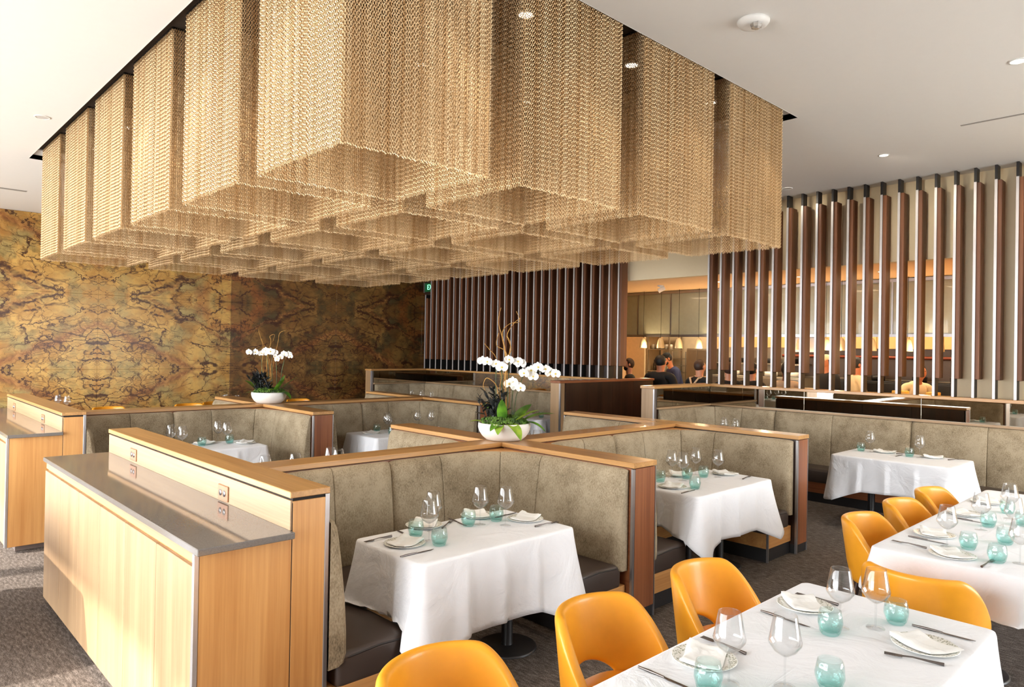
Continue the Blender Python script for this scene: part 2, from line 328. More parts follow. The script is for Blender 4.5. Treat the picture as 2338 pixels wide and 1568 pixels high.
    def build(s, name, mat, parent=None, org=None, kind=None):
        me = D.meshes.new(name); o_ = Vector(org if org is not None else (ORG.get(parent.name, (0, 0, 0)) if parent else (0, 0, 0)))
        me.from_pydata([Vector(p)-o_ for p in s.v], [], s.f); me.polygons.foreach_set('use_smooth', s.sm); me.materials.append(mat); me.update()
        o = D.objects.new(name, me); COL.objects.link(o)
        if parent: o.parent = parent; ORG[o.name] = tuple(o_)
        else:
            o.location = o_; ORG[o.name] = tuple(o_)
        if kind: o['kind'] = kind
        return o
ORG = {}
def root(name, loc, label, cat, group=None):
    o = D.objects.new(name, None); COL.objects.link(o); o.location = loc; o.empty_display_size = .1; ORG[o.name] = tuple(loc)
    tag(o, label, cat, group); return o
def tag(o, label, cat, group=None):
    o['label'] = label; o['category'] = cat
    if group: o['group'] = group
    return o
def child(name, me, mat, parent, loc=(0, 0, 0), rot=None, scale=None):
    o = D.objects.new(name, me); COL.objects.link(o); o.parent = parent; o.location = loc
    if rot: o.rotation_euler = rot
    if scale: o.scale = scale
    return o
def copy_tree(o, parent=None):
    c = o.copy(); COL.objects.link(c); c.parent = parent
    for ch in list(o.children): copy_tree(ch, c)
    return c
def place(proto, used, loc, rz, label, group=None, cat=None):
    o = copy_tree(proto) if used.get(proto.name) else proto
    used[proto.name] = 1; o.location = loc; o.rotation_euler = (0, 0, rz); o['label'] = label
    if group: o['group'] = group
    return o
USED = {}
def struct(name, mb, mat, org=None):
    o = mb.build(name, mat, None, org); o['kind'] = 'structure'; return o
def ordn(i): return ('first', 'second', 'third', 'fourth', 'fifth', 'sixth', 'seventh', 'eighth', 'ninth', 'tenth')[i]

# ---------------------------------------------------------------- room shell
CZ = 4.13
struct('floor', MB().box(-2.6, 16, -3.3, 14.8, -.12, 0), CARPET)
c = MB()
for x0, x1, y0, y1 in ((-2.6, 1.6, -3.3, 14.8), (6.47, 9.86, -3.3, 14.8), (1.6, 6.47, -3.3, 2.95), (1.6, 6.47, 10.27, 14.8)):
    c.box(x0, x1, y0, y1, CZ, CZ+.12)
ceil = struct('ceiling', c, WHITEP)
d = MB().box(1.64, 6.225, 2.96, 9.985, 4.20, 4.25).build('recess_deck', DECK, ceil)
MB().box(1.6, 6.47, 2.95, 10.27, 4.252, 4.27).build('recess_cover', WHITEP, ceil)
MB().box(6.225, 6.47, 2.95, 10.27, 4.185, 4.25).box(1.6, 6.225, 9.985, 10.27, 4.185, 4.25).build('recess_border', WHITEP, ceil)
MB().box(9.86, 11.3, 13.2, 14.8, CZ, CZ+.12).build('ceiling_panel', WHITEP, ceil)
for x0, x1, y0, y1 in ((6.47, 6.475, 2.95, 10.27), (1.595, 1.6, 2.95, 10.27), (1.6, 6.47, 2.945, 2.95), (1.6, 6.47, 10.27, 10.275)):
    MB().box(x0, x1, y0, y1, CZ-.001, 4.232).build('recess_side', WHITEP, ceil)
for pts in (((7.753, 1.923), (7.748, .6)), ((1.93, 12.56), (1.5, 12.62))):
    (x0, y0), (x1, y1) = pts; w = .012
    MB().box(min(x0, x1)-w, max(x0, x1)+w, min(y0, y1)-w, max(y0, y1)+w, CZ-.004, CZ+.001).build('slot_diffuser', plain('slot_grey', S(150, 146, 142), .6), ceil)
# far wall of book-matched marble slabs
wb = struct('wall_back', MB().box(-2.6, 16, 14.57, 14.8, 0, CZ), DARKGAP)
xs = [-2.6, -1.49, .94, 3.37, 5.80, 8.23, 10.66, 13.1]; zs = [.0, .03, 1.40, 2.77, 4.128]
for i in range(len(xs)-1):
    for j in range(len(zs)-1):
        MB().box(xs[i]+.0015, xs[i+1]-.0015, 14.55+random.uniform(-.002, .002), 14.57, zs[j]+.0015, zs[j+1]-.0015, .001).build('marble_slab', MARBLE if xs[i] < 5.7 else MARBLE_SHADED, wb)
# window wall on the sun side: low curb, head and mullions, open bays between
wl = struct('wall_left', MB().box(-2.6, -2.4, -3.3, 14.8, 3.2, CZ).box(-2.6, -2.4, .9, 14.8, 0, .06).box(-2.6, -2.4, -3.3, .9, 0, 3.2), WHITEP)
n = 0
for y in (.99, 4.55, 8.2, 11.85, 14.68):
    MB().box(-2.6, -2.4, y-.09, y+.09, .06, 3.2, .01).build('mullion', ALU, wl)
wf = struct('wall_front', MB().box(-2.6, 9.86, -3.3, -3.1, 3.4, CZ).box(-2.6, 9.86, -3.3, -3.1, 0, .06).box(8.6, 9.86, -3.3, -3.1, .06, 3.4).box(-2.6, 4.6, -3.3, -3.1, .06, 3.4), WHITEP)
for x in (4.69, 6.6, 8.51):
    MB().box(x-.09, x+.09, -3.3, -3.1, .06, 3.4, .01).build('mullion', ALU, wf)
struct('floor_terrace', MB().box(-14, -2.6, -14, 20, -.2, -.12).box(-2.6, 16, -14, -3.3, -.2, -.12), plain('pale_terrace', S(190, 184, 176), .9))
# wall behind the screens, with the kitchen opening
wr = MB().box(9.86, 10.0, -3.3, 2.53, 0, CZ).box(9.86, 10.0, 2.53, 7.75, 3.12, CZ)
wr = struct('wall_right', wr, BEIGEP)
MB().box(9.86, 10.0, 7.75, 13.36, 0, CZ).box(10.0, 11.3, 13.2, 13.36, 0, CZ).box(11.2, 11.3, 13.36, 14.57, 0, CZ).build('walnut_panel', DARKZ, wr)
struct('wall_kitchen_end', MB().box(10.0, 14.6, 2.3, 2.45, 0, 3.12), WARMW)
struct('wall_kitchen_far', MB().box(10.0, 14.6, 10.4, 10.55, 0, 3.12).box(13.7, 14.45, 9.86, 10.4, 0, 3.12), WARMW)
struct('ceiling_kitchen', MB().box(10.0, 14.6, 2.3, 10.55, 3.12, 3.24), plain('kitchen_ceiling', S(248, 216, 176), .9))
struct('wall_kitchen_back', MB().box(14.45, 14.6, 2.3, 10.55, 0, 3.12), plain('kitchen_tile', S(214, 196, 164), .5))

# ---------------------------------------------------------------- slat screens
RX = 9.6
def slat_screen(label, ts, name='slat_screen', cut=()):
    ys = [t*RX for t in ts]
    r = root(name, (RX, sum(ys)/len(ys), 1.42), label, 'screen', 'walnut slat screens')
    for k, y in enumerate(ys):
        top = 3.1 if k in cut else CZ; wtop = 3.02 if k in cut else 3.955
        f = MB().box(RX+.016, RX+.19, y-.054, y+.018, 1.64, wtop, .004).build('slat', SLATW, r)
        MB().box(RX+.004, RX+.135, y-.014, y+.014, 1.424, top-.001, .002).build('fin', BLACKM, f)
        MB().box(RX, RX+.0041, y-.014, y+.014, 1.424, top-.001 if k in cut else 3.96).build('edge_strip', STRIP, f)
    return r
slat_screen('dark walnut slat screen beside the marble wall, over the mirrored bench', [.7781+.021229*k for k in range(28)], cut=(27,))
slat_screen('walnut slat screen in front of the open kitchen and beige wall', [.598-.021447*k for k in range(23)])

# ---------------------------------------------------------------- ceiling fittings
def downlight(name, x, y, z, label, group, r=.05, e=None):
    o = root(name, (x, y, z), label, 'ceiling light', group)
    MB().lathe([(r*1.25, 0), (r*1.3, -.004), (r, -.006), (r, 0)], 24, (x, y, z)).build('trim_ring', WHITEG, o)
    MB().lathe([(r*.98, -.003), (r*.98, -.0015), (0, -.0015)], 20, (x, y, z)).build('lens', LAMPE, o)
    return o
XB = [1.69+1.19*i for i in range(4)]; YB = [2.967+1.211*j for j in range(6)]; BW = .93
for i in range(4):
    for j in range(6):
        if (i < 2 or j < 3):
            downlight('recessed_downlight', XB[i]+BW/2, YB[j]+BW/2, 4.20, 'round downlight glowing inside a chain box, %s file, %s row from the corner' % (ordn(i), ordn(j)), 'downlights above the chain boxes')
downlight('ceiling_downlight', 8.337, 2.821, CZ, 'small white ceiling downlight over the long bench, nearer the slats', 'downlights in the white ceiling', .045)
downlight('ceiling_downlight', 6.336, 1.212, CZ, 'white ceiling downlight at the picture edge above the tables', 'downlights in the white ceiling', .05)
for x, y, lb in ((9.172, 4.316, 'pale round ceiling ring close above the slat screen'), (1.393, 8.275, 'faint round ceiling ring beside the chandelier recess')):
    o = root('ceiling_speaker', (x, y, CZ), lb, 'speaker', 'round ceiling speakers')
    MB().lathe([(.07, 0), (.072, -.005), (.06, -.008), (.058, -.004)], 24, (x, y, CZ)).build('rim', WHITEG, o)
    MB().lathe([(.058, -.004), (.03, -.006), (0, -.006)], 24, (x, y, CZ)).build('grille', plain('grille', S(200, 196, 192), .7), o)
for x_, y_, e_ in ((8.337, 2.821, 45), (9.1, 4.316, 16), (8.337, 1.1, 45), (8.337, -.6, 45)): lamp('ceiling_fill_spot', (x_, y_, CZ-.02), e_, (1, .88, .70), 'SPOT', .06, 165, Vector((.35, -.1, -1)).to_track_quat('-Z', 'Y').to_euler())  # first at a real downlight; the others added to brighten the beige wall
for y_ in (1.1, -.6): downlight('ceiling_downlight', 8.337, y_, CZ, 'added ceiling downlight brightening the slat wall, unseen beyond the picture edge, %s' % ('first' if y_ > 0 else 'second'), 'downlights in the white ceiling', .045)  # made-up fixtures for the two added off-frame spots
al = root('fire_alarm', (4.36, 2.30, CZ), 'round white fire alarm with clear strobe on the white ceiling', 'alarm')
MB().lathe([(.098, 0), (.105, -.006), (.104, -.018), (.09, -.036), (.06, -.045), (0, -.047)], 40, (4.36, 2.30, CZ)).build('housing', WHITEG, al)
MB().lathe([(.036, -.04), (.04, -.052), (.034, -.07), (.018, -.078), (0, -.079)], 8, (4.335, 2.265, CZ), sm=False).build('strobe_lens', plain('strobe', S(205, 202, 198), .1, .6), al)
MB().box(4.29, 4.297, 2.325, 2.36, CZ-.034, CZ-.028).build('test_slot', BLACKM, al)
def text(body, size, mat, parent, loc, rot, name='lettering', ext=.001):
    cu = D.curves.new(name, 'FONT'); cu.body = body; cu.size = size; cu.extrude = ext; cu.align_x = 'CENTER'; cu.align_y = 'CENTER'
    o = D.objects.new(name, cu); COL.objects.link(o); dg = bpy.context.evaluated_depsgraph_get(); me = D.meshes.new_from_object(o.evaluated_get(dg))
    D.objects.remove(o); me.materials.clear(); me.materials.append(mat)
    return child(name, me, mat, parent, loc, rot)
t = text('FIRE', .022, plain('red_print', S(214, 70, 60), .6), al, (.055, .035, -.029), (radians(180+24), radians(20), radians(38)))
ex = root('exit_sign', (9.80, 13.03, 3.29), 'green lit EXIT sign behind the first walnut slats', 'sign')
MB().box(9.795, 9.815, 12.78, 13.27, 3.19, 3.39, .004).build('sign_face', emis('exit_green', S(0, 70, 36), .25), ex)
MB().box(9.78, 9.795, 13.27, 13.30, 3.17, 3.40).build('side_bracket', STEEL, ex)
MB().box(9.80, 9.86, 12.98, 13.08, 3.26, 3.32).build('wall_mount', BLACKM, ex)
text('EXIT', .165, emis('exit_letters', S(130, 255, 190), 1.6), ex, (-.008, -.02, 0), (radians(90), 0, radians(-90)))

# ---------------------------------------------------------------- chandelier of chain boxes
def chain_panel(w, h, sp=.0150, pitch=.0145):
    mb = MB(); nx = int(w/sp); nz = int(h/pitch); rw = .0029
    for i in range(nx):
        x = (i+.5)*w/nx-w/2; jz = random.uniform(0, .0145)
        for k in range(nz):
            z = -(k+.5)*pitch+jz; a = radians(48 if k % 2 else -42)
            hx, hz = .0080, .0108; ca, sa = cos(a), sin(a); v = []
            for px_, pz_ in ((hx, 0), (0, hz), (-hx, 0), (0, -hz)):
                l = hypot(px_, pz_); ux, uz = px_/l, pz_/l
                for r1, r2 in ((1, 0), (-.5, .87), (-.5, -.87)):
                    q = (px_+ux*rw*r1, rw*r2*1.0, pz_+uz*rw*r1)
                    v.append((x+q[0]*ca-q[1]*sa, q[0]*sa+q[1]*ca, z+q[2]))
            f = []
            for s_ in range(4):
                t_ = (s_+1) % 4
                for e in range(3):
                    g = (e+1) % 3; f.append((s_*3+e, s_*3+g, t_*3+g, t_*3+e))
            mb.add(v, f)
    return mb
CB, CT = 2.868, 4.19
pm_ = D.meshes.new('chain_panel'); _p = chain_panel(BW, CT-CB)
pm_.from_pydata(_p.v, [], _p.f); pm_.materials.append(CHAIN); pm_.update(); del _p
fr = MB()
for a in ((-BW/2, BW/2, -BW/2-.006, -BW/2+.006), (-BW/2, BW/2, BW/2-.006, BW/2+.006), (-BW/2-.006, -BW/2+.006, -BW/2, BW/2), (BW/2-.006, BW/2+.006, -BW/2, BW/2)):
    fr.box(*a, -.004, .01)
box0 = None
for i in range(4):
    for j in range(3): lamp('box_spot', (XB[i]+BW/2, YB[j]+BW/2, 4.18), 22, (1, .8, .56), 'SPOT', .04, 95)
for i in range(4):
    for j in range(6):
        x, y = XB[i]+BW/2, YB[j]+BW/2
        if i == 0 and j == 0: lb = 'gold chain box at the chandelier corner facing the room'
        elif j == 0: lb = 'gold chain box, %s along the shaded edge from the chandelier corner' % ordn(i)
        elif i == 0: lb = 'pale sunlit gold chain box, %s along the window edge from the corner' % ordn(j)
        else: lb = 'gold chain box inside the chandelier, %s file, %s row from the corner' % (ordn(i), ordn(j))
        if box0 is None:
            box0 = root('chain_box', (x, y, CT), lb, 'chandelier', 'hanging chain boxes')
            fr.build('top_frame', BLACKM, box0, org=(0, 0, 0))
            for k, (dx, dy, rz) in enumerate(((0, -BW/2, 0), (0, BW/2, pi), (-BW/2, 0, pi/2), (BW/2, 0, -pi/2))):
                q = child('chain_curtain', pm_, CHAIN, box0, (dx, dy, 0), (0, 0, rz)); q['kind'] = 'stuff'
        else:
            o = copy_tree(box0); o.location = (x, y, CT); o['label'] = lb
# ---------------------------------------------------------------- service sideboards
def sideboard(dy, label, outs):
    y0, y1 = 3.015+dy, 6.04+dy
    r = root('service_sideboard', (1.38, (y0+y1)/2, 0), label, 'sideboard', 'oak service sideboards')
    MB().box(1.10, 1.66, y0+.01, y1-.01, .06, 1.028).box(1.502, 1.66, y0+.01, y1-.01, 1.028, 1.2).build('body', OAKZ, r)
    MB().box(1.09, 1.50, y0, y0+.011, .055, 1.034, .002).build('end_panel', OAKZ, r)
    MB().box(1.503, 1.668, y0, y0+.011, .055, 1.198, .002).build('end_panel', OAKZ, r)
    MB().box(1.50, 1.503, y0+.001, y0+.01, .06, 1.19).build('panel_joint', DARKGAP, r)
    MB().box(1.492, 1.503, y0+.003, y1, 1.066, 1.202, .001).build('riser_panel', LOAKY, r)
    MB().box(1.487, 1.69, y0-.006, y1+.004, 1.2135, 1.2436, .003).build('cap', CAPY, r)
    MB().box(1.505, 1.675, y0+.006, y1-.006, 1.198, 1.2135).build('shadow_gap', DARKGAP, r)
    MB().box(1.068, 1.497, y0-.04, y1+.01, 1.036, 1.066, .003).build('counter', STONE, r)
    MB().box(1.088, 1.10, y0+.02, y1, .985, 1.036, .001).build('pull_rail', LOAKY, r)
    MB().box(1.068, 1.0895, y0-.002, y0+.02, .055, 1.036, .002).build('corner_trim', ALU, r)
    MB().box(1.667, 1.69, y0-.002, y0+.02, .055, 1.2135, .002).build('corner_trim', STEEL, r)
    MB().box(1.16, 1.62, y0+.07, y1-.05, 0, .06).build('kick', GREYK, r)
    ys = [y0+.02+(y1-y0-.03)*k/6 for k in range(7)]
    for a, b in zip(ys, ys[1:]):
        MB().box(1.08, 1.10, a+.0028, b-.0028, .058, .972, .002).build('door', LOAKZ, r)
    for yo, zo in outs:
        p = MB().box(1.484, 1.493, yo-.066, yo+.066, zo-.041, zo+.041, .003).build('outlet', COPPERP, r)
        for s_ in (-.026, .026):
            m = MB().lathe([(.017, 0), (.017, .003), (0, .003)], 16)
            m.v = [(1.484-z, yo+s_+x, zo+y) for x, y, z in m.v]; m.build('receptacle', STEEL, p)
            m = MB()
            for a in ((-.006, .004), (.006, .004), (0, -.008)): m.box(1.4805, 1.482, yo+s_+a[0]-.0017, yo+s_+a[0]+.0017, zo+a[1]-.004, zo+a[1]+.004)
            m.build('pin_hole', BLACKM, p)
    return r
DY = 4.63
sideboard(0, 'oak service sideboard with grey stone counter beside the front booth', [(3.79, 1.115), (5.40, 1.125)])
sideboard(DY, 'second oak service sideboard, standing before the marble wall', [(8.49, 1.118), (10.15, 1.12)])

# ---------------------------------------------------------------- booth partitions
ZC = 1.1255
def partition(x0, x1, y0, y1, label, ends=(), dark=None, pale=False):
    """a straight low partition; ends: which short ends show an end panel ('x0','x1','y0','y1')"""
    alongx = (x1-x0) > (y1-y0)
    r = root('booth_partition', ((x0+x1)/2, (y0+y1)/2, 0), label, 'partition', 'low oak booth partitions')
    MB().box(x0+.012, x1-.012, y0+.012, y1-.012, .085, 1.083).build('core', DARKZ if dark else (REDX if alongx else REDY), r)
    MB().box(x0-(.006 if 'x0' in ends else 0), x1+(.006 if 'x1' in ends else 0), y0-(.008 if 'y0' in ends else 0), y1+(.008 if 'y1' in ends else 0), 1.0885, ZC, .003).build('cap', CAPX if alongx else CAPY, r)
    MB().box(x0+.015, x1-.015, y0+.015, y1-.015, 1.082, 1.0885).build('shadow_gap', DARKGAP, r)
    MB().box(x0+.01, x1-.01, y0+.012, y1-.012, 0, .085).build('kick', KICK, r)
    for e in ends:
        if e in ('y0', 'y1'):
            yy, s_ = (y0, 1) if e == 'y0' else (y1, -1)
            MB().box(x0+.028, x1-.012, yy, yy+.012*s_, .085, 1.082, .001).build('end_panel', LOAKZ if pale else REDZ, r)
            MB().box(x0, x0+.024, yy-.002*s_, yy+.02*s_, .002, 1.082, .002).build('edge_trim', STEEL, r)
            MB().box(x1-.009, x1, yy-.002*s_, yy+.02*s_, .002, 1.082, .001).build('edge_trim', STEEL, r)
        else:
            xx, s_ = (x0, 1) if e == 'x0' else (x1, -1)
            MB().box(xx, xx+.012*s_, y0+.02, y1-.02, .085, 1.082, .001).build('end_panel', REDZ, r)
    if dark:
        yy = y0
        while yy < y1-.1:
            MB().box(x1-.012, x1-.0, yy+.002, min(yy+.75, y1)-.002, .085, 1.082, .001).build('back_panel', DARKZ, r); yy += .75
    return r
for k, (w1, w2) in enumerate((('the front bowl', 'front'), ('the far bowl', 'far'))):
    d = k*DY
    partition(1.695, 6.60, 4.32+d, 4.555+d, 'long oak partition under %s of orchids, from sideboard to dark divider' % w1)
    partition(4.012, 4.285, 2.965+d, 4.32+d, 'short oak partition with steel edged end, reaching out from %s' % w1, ('y0',))
    partition(4.012, 4.285, 4.555+d, 5.965+d, 'short oak partition behind %s, between two %s back to back booths' % (w1, w2), ('y1',))
    partition(6.60, 6.83, 2.965+d, 5.965+d, 'oak capped divider with walnut back closing the %s pair of booths' % w2, ('y0', 'y1'), dark=True)

# ---------------------------------------------------------------- banquettes
def path(pts, R):
    out = []; n = len(pts)
    P = [Vector(p) for p in pts]; segs = []
    cur = P[0]
    for i in range(1, n):
        if i < n-1:
            a = (P[i]-P[i-1]).normalized(); b = (P[i+1]-P[i]).normalized()
            e = P[i]-a*R; segs.append(('L', cur, e, a)); segs.append(('A', e, P[i]+b*R, a, b)); cur = P[i]+b*R
        else: segs.append(('L', cur, P[i], (P[i]-P[i-1]).normalized()))
    s = 0
    for g in segs:
        if g[0] == 'L':
            l = (g[2]-g[1]).length; m = max(2, int(l/.04))
            for k in range(m): out.append((s+l*k/m, g[1]+(g[2]-g[1])*k/m, Vector((g[3].y, -g[3].x))))
            s += l
        else:
            a, b = g[3], g[4]; na, nb = Vector((a.y, -a.x)), Vector((b.y, -b.x)); c = g[1]+na*R; m = 14
            for k in range(m):
                th = pi/2*k/m; d = -na*cos(th)+a*sin(th); out.append((s+R*th, c+d*R, -d))
            s += R*pi/2
    out.append((s, P[-1], out[-1][2])); return out
PROF = [(0, .37), (.085, .372), (.108, .385), (.116, .42), (.115, .52), (.104, .68), (.086, .84), (.068, .97), (.058, 1.03), (.046, 1.062), (.028, 1.078), (0, 1.081)]
def at(pp, s):
    for a, b in zip(pp, pp[1:]):
        if b[0] >= s-1e-9:
            t = (s-a[0])/max(b[0]-a[0], 1e-9); return a[1].lerp(b[1], t), a[2].lerp(b[2], t).normalized()
    return pp[-1][1], pp[-1][2]
def cushions(r, pts, R, cuts, deep=(), prof=PROF, name='back_cushion', zs=1.0):
    pp = path(pts, R); T = pp[-1][0]; cs = [0.0]+list(cuts)+[T]
    for i in range(len(cs)-1):
        a, b = cs[i], cs[i+1]; l = b-a
        da = (.034, .05) if (i == 0 or i in deep) else (.006, .014); db = (.034, .05) if (i == len(cs)-2 or (i+1) in deep) else (.006, .014)
        ss = [0, da[1]*.12, da[1]*.4, da[1]]
        m = max(2, int((l-da[1]-db[1])/.05)); ss += [da[1]+(l-da[1]-db[1])*k/m for k in range(1, m)]+[l-db[1], l-db[1]*.4, l-db[1]*.12, l]
        mb = MB(); rows = []
        for q in ss:
            sq = 0
            if q < da[1]: sq = da[0]*(1-q/da[1])**2
            if l-q < db[1]: sq = max(sq, db[0]*(1-(l-q)/db[1])**2)
            p, n = at(pp, a+min(max(q, .0015), l-.0015)); hump = .006*(1-(2*q/l-1)**4)
            rows.append([(p.x+n.x*max(.001*(o > 0), (o-sq+hump*(o > .05))), p.y+n.y*max(.001*(o > 0), (o-sq+hump*(o > .05))), z-(sq*.3 if z > 1 else 0)) for o, z in prof])
        mb.grid(rows, True); k = len(prof)
        mb.add(rows[0], [tuple(range(k))]); mb.add(rows[-1], [tuple(range(k))[::-1]])
        mb.build(name, VELVET, r)
    return pp
def filler(r, corner, c, R, z0=1.05, z1=1.079):
    """oak corner shelf between the wall corner and the rounded cushion"""
    cx, cy = corner; ccx, ccy = c; a0 = atan2(cy-ccy, cx-ccx)
    arc = [(ccx+cos(a0+t)*(R-.02), ccy+sin(a0+t)*(R-.02)) for t in [radians(-45+90*k/12) for k in range(13)]]
    MB().prism([(cx, cy)]+arc, z0, z1).build('corner_shelf', OAKX, r)
def booth(x0, x1, yb, D_, sg, label):
    """U booth, back wall at yb, facing -Y when sg=1, +Y when sg=-1"""
    W_ = x1-x0; R = .5; r = root('booth_banquette', ((x0+x1)/2, yb-sg*.7, 0), label, 'booth seat', 'taupe velvet booth banquettes')
    yf = yb-sg*D_
    L1 = D_-.02-R; arc = pi*R/2; Bk = W_-2*R
    pts = [(x0, yf+sg*.02), (x0, yb), (x1, yb), (x1, yf+sg*.02)]
    cuts = [L1+arc*.35, L1+arc+.22, L1+arc+.70, L1+arc+1.14, L1+arc*1.5+Bk, L1+2*arc+Bk]; deep = (3,)
    if sg < 0: pts = pts[::-1]; T = 2*L1+2*arc+Bk; cuts = [T-c for c in cuts[::-1]]; deep = (4,)
    cushions(r, pts, R, cuts, deep)
    for cx, sx in ((x0, 1), (x1, -1)):
        filler(r, (cx, yb), (cx+sx*R, yb-sg*R), R)
        a, b = sorted((cx+sx*.05, cx+sx*.5)); ya, yb_ = sorted((yf+sg*.03, yb-sg*.5))
        MB().rbox(a, b, ya, yb_, .255, .428, .03).build('seat_cushion', LEATHER, r)
        MB().tube([(cx+sx*.495, yf+sg*.05, .402), (cx+sx*.495, yb-sg*.5, .402)], .006, 6).tube([(cx+sx*.11, yf+sg*.034, .40), (cx+sx*.30, yf+sg*.034, .412), (cx+sx*.48, yf+sg*.036, .402)], .006, 6).build('piping', PIPING, r)
        a, b = sorted((cx+sx*.004, cx+sx*.47)); ya, yb_ = sorted((yf+sg*.035, yb-sg*.02))
        MB().box(a, b, ya, yb_, .12, .268, .003).build('base_panel', OAKX, r)
        MB().box(a, b-.02 if sx > 0 else b, ya+.015, yb_, 0, .12).build('kick', KICK, r)
        MB().box(cx+sx*.462, cx+sx*.478, yf+sg*.028, yf+sg*.045, 0, .268).build('corner_trim', STEEL, r)
    ya, yb_ = sorted((yb-sg*.05, yb-sg*.5))
    MB().rbox(x0+.1, x1-.1, ya, yb_, .255, .428, .03).build('seat_cushion', LEATHER, r)
    ya, yb_ = sorted((yb-sg*.02, yb-sg*.47))
    MB().box(x0+.47, x1-.47, ya, yb_, .12, .268, .003).build('base_panel', OAKX, r)
    MB().box(x0+.44, x1-.44, ya+.01, yb_-.01, 0, .12).build('kick', KICK, r)
    return r
for k in (0, 1):
    d = k*DY; w = ('front', 'far')[k]
    booth(1.692, 4.01, 4.318+d, 1.335, 1, 'taupe velvet corner booth beside the front sideboard, its table fully seen' if k == 0 else 'taupe velvet booth beside the second sideboard, below the far orchids')
    booth(4.287, 6.598, 4.318+d, 1.335, 1, 'taupe velvet booth between the steel edged partition ends, beside the long bench' if k == 0 else 'taupe velvet booth seen behind the front orchid bowl, facing us')
    booth(1.692, 4.01, 4.557+d, 1.405, -1, 'taupe velvet booth behind the %s sideboard, facing the marble wall' % ('first' if k == 0 else 'second'))
    booth(4.287, 6.598, 4.557+d, 1.405, -1, 'taupe velvet booth facing the marble wall, backing on the %s row beside the walnut divider' % w)

# ---------------------------------------------------------------- mirrored dividers with long benches
def mirror_divider(ylo, yhi, label, seams, post_label=None):
    """mirrored ledge wall along X=9.6 plus a return toward -X at yhi"""
    X = RX; r = root('mirrored_divider', (X, (ylo+yhi)/2, 0), label, 'divider', 'mirrored bench dividers')
    MB().box(X, X+.20, ylo, yhi+.22, 0, 1.385).build('core', DARKZ, r)
    MB().box(8.16, X, yhi+.012, yhi+.22, 0, 1.385).build('return_core', DARKZ, r)
    MB().box(X-.018, X+.215, ylo, yhi+.235, 1.385, 1.422, .003).build('cap_rail', CAPY, r)
    MB().box(8.13, X-.018, yhi-.006, yhi+.235, 1.385, 1.422, .003).build('cap_rail', CAPX, r)
    MB().box(X-.06, X, ylo, yhi-.002, 1.10, 1.1275, .003).build('ledge', LOAKY, r)
    MB().box(8.19, X-.06, yhi-.05, yhi+.01, 1.10, 1.1275, .003).build('ledge', LOAKX, r)
    y = yhi-.004
    while y > ylo+.05:
        a = max(ylo, y-1.45); MB().box(X-.012, X-.002, a+.0015, y-.0015, 1.128, 1.385, .001).build('mirror_panel', MIRROR, r); y = a
    x = X-.014
    while x > 8.25:
        a = max(8.2, x-1.0); MB().box(a+.0015, x-.0015, yhi-.002, yhi+.010, 1.128, 1.385, .001).build('mirror_panel', MIRROR, r); x = a
    MB().box(8.135, 8.19, yhi+.02, yhi+.215, 0, 1.384, .002).build('end_post', LOAKZ, r)
    MB().box(8.132, 8.165, yhi-.006, yhi+.02, 0, 1.384, .002).build('post_trim', STEEL, r)
    MB().box(8.165, 8.19, yhi-.004, yhi+.02, 0, 1.384, .002).build('post_trim', STEEL, r)
    MB().box(8.19, X-.1, yhi-.002, yhi+.012, .37, 1.1).build('return_panel', DARKZ, r)
    return r
mirror_divider(.2, 5.68, 'mirrored oak divider under the kitchen slat screen, with pale end post', [])
mirror_divider(7.56, 12.88, 'mirrored oak divider below the first slat screen, before the marble wall', [])
r = root('walnut_divider', (9.3, 7.46, 0), 'dark walnut low wall with pale oak end post closing the kitchen passage', 'divider')
MB().box(8.17, 10.5, 7.36, 7.555, 0, 1.385).build('core', DARKZ, r)
for i, x in enumerate((8.17, 8.75, 9.33, 9.91)): MB().box(x+.0015, x+.58-.0015, 7.348, 7.36, .05, 1.385, .001).build('front_panel', DARKZ, r)
MB().box(8.03, 10.52, 7.342, 7.556, 1.385, 1.422, .003).build('cap_rail', REDX, r)
MB().box(8.04, 8.17, 7.375, 7.555, 0, 1.384, .002).build('end_post', LOAKZ, r)
MB().box(8.036, 8.06, 7.345, 7.375, 0, 1.384, .002).build('post_trim', STEEL, r)
LPROF = [(o, z if z < 1.0 else z+.018) for o, z in PROF]
def long_bench(ylo, yhi, label):
    r = root('long_banquette', (9.3, (ylo+yhi)/2, 0), label, 'bench', 'long velvet benches on the dividers')
    pts = [(8.22, yhi-.012), (9.578, yhi-.012), (9.578, ylo)]
    T = (9.578-8.22-.5)+pi*.25+(yhi-ylo-.512); c = [.62, .858+.4, .858+.785]
    s = .858+.785+.55
    cuts = [.858, .858+.40, .858+.785+.05]
    while s < T-.3: cuts.append(s); s += .95 if len(cuts) % 2 else .80
    cushions(r, pts, .5, cuts, (4, 6), LPROF)
    MB().rbox(9.08, 9.54, ylo+.02, yhi-.05, .255, .43, .03).build('seat_cushion', LEATHER, r)
    MB().rbox(8.25, 9.09, yhi-.50, yhi-.05, .255, .43, .03).build('seat_cushion', LEATHER, r)
    MB().box(9.11, 9.578, ylo+.02, yhi-.02, .12, .268, .003).build('base_panel', REDY, r)
    MB().box(8.25, 9.11, yhi-.47, yhi-.02, .12, .268, .003).build('base_panel', REDX, r)
    MB().box(9.14, 9.578, ylo+.02, yhi-.02, 0, .12).build('kick', KICK, r)
    MB().box(8.27, 9.14, yhi-.44, yhi-.02, 0, .12).build('kick', KICK, r)
    return r
long_bench(.25, 5.68, 'long taupe velvet bench under the mirror and the kitchen slats')
long_bench(7.62, 12.88, 'long taupe velvet bench below the dark slat screen, behind the orchids')

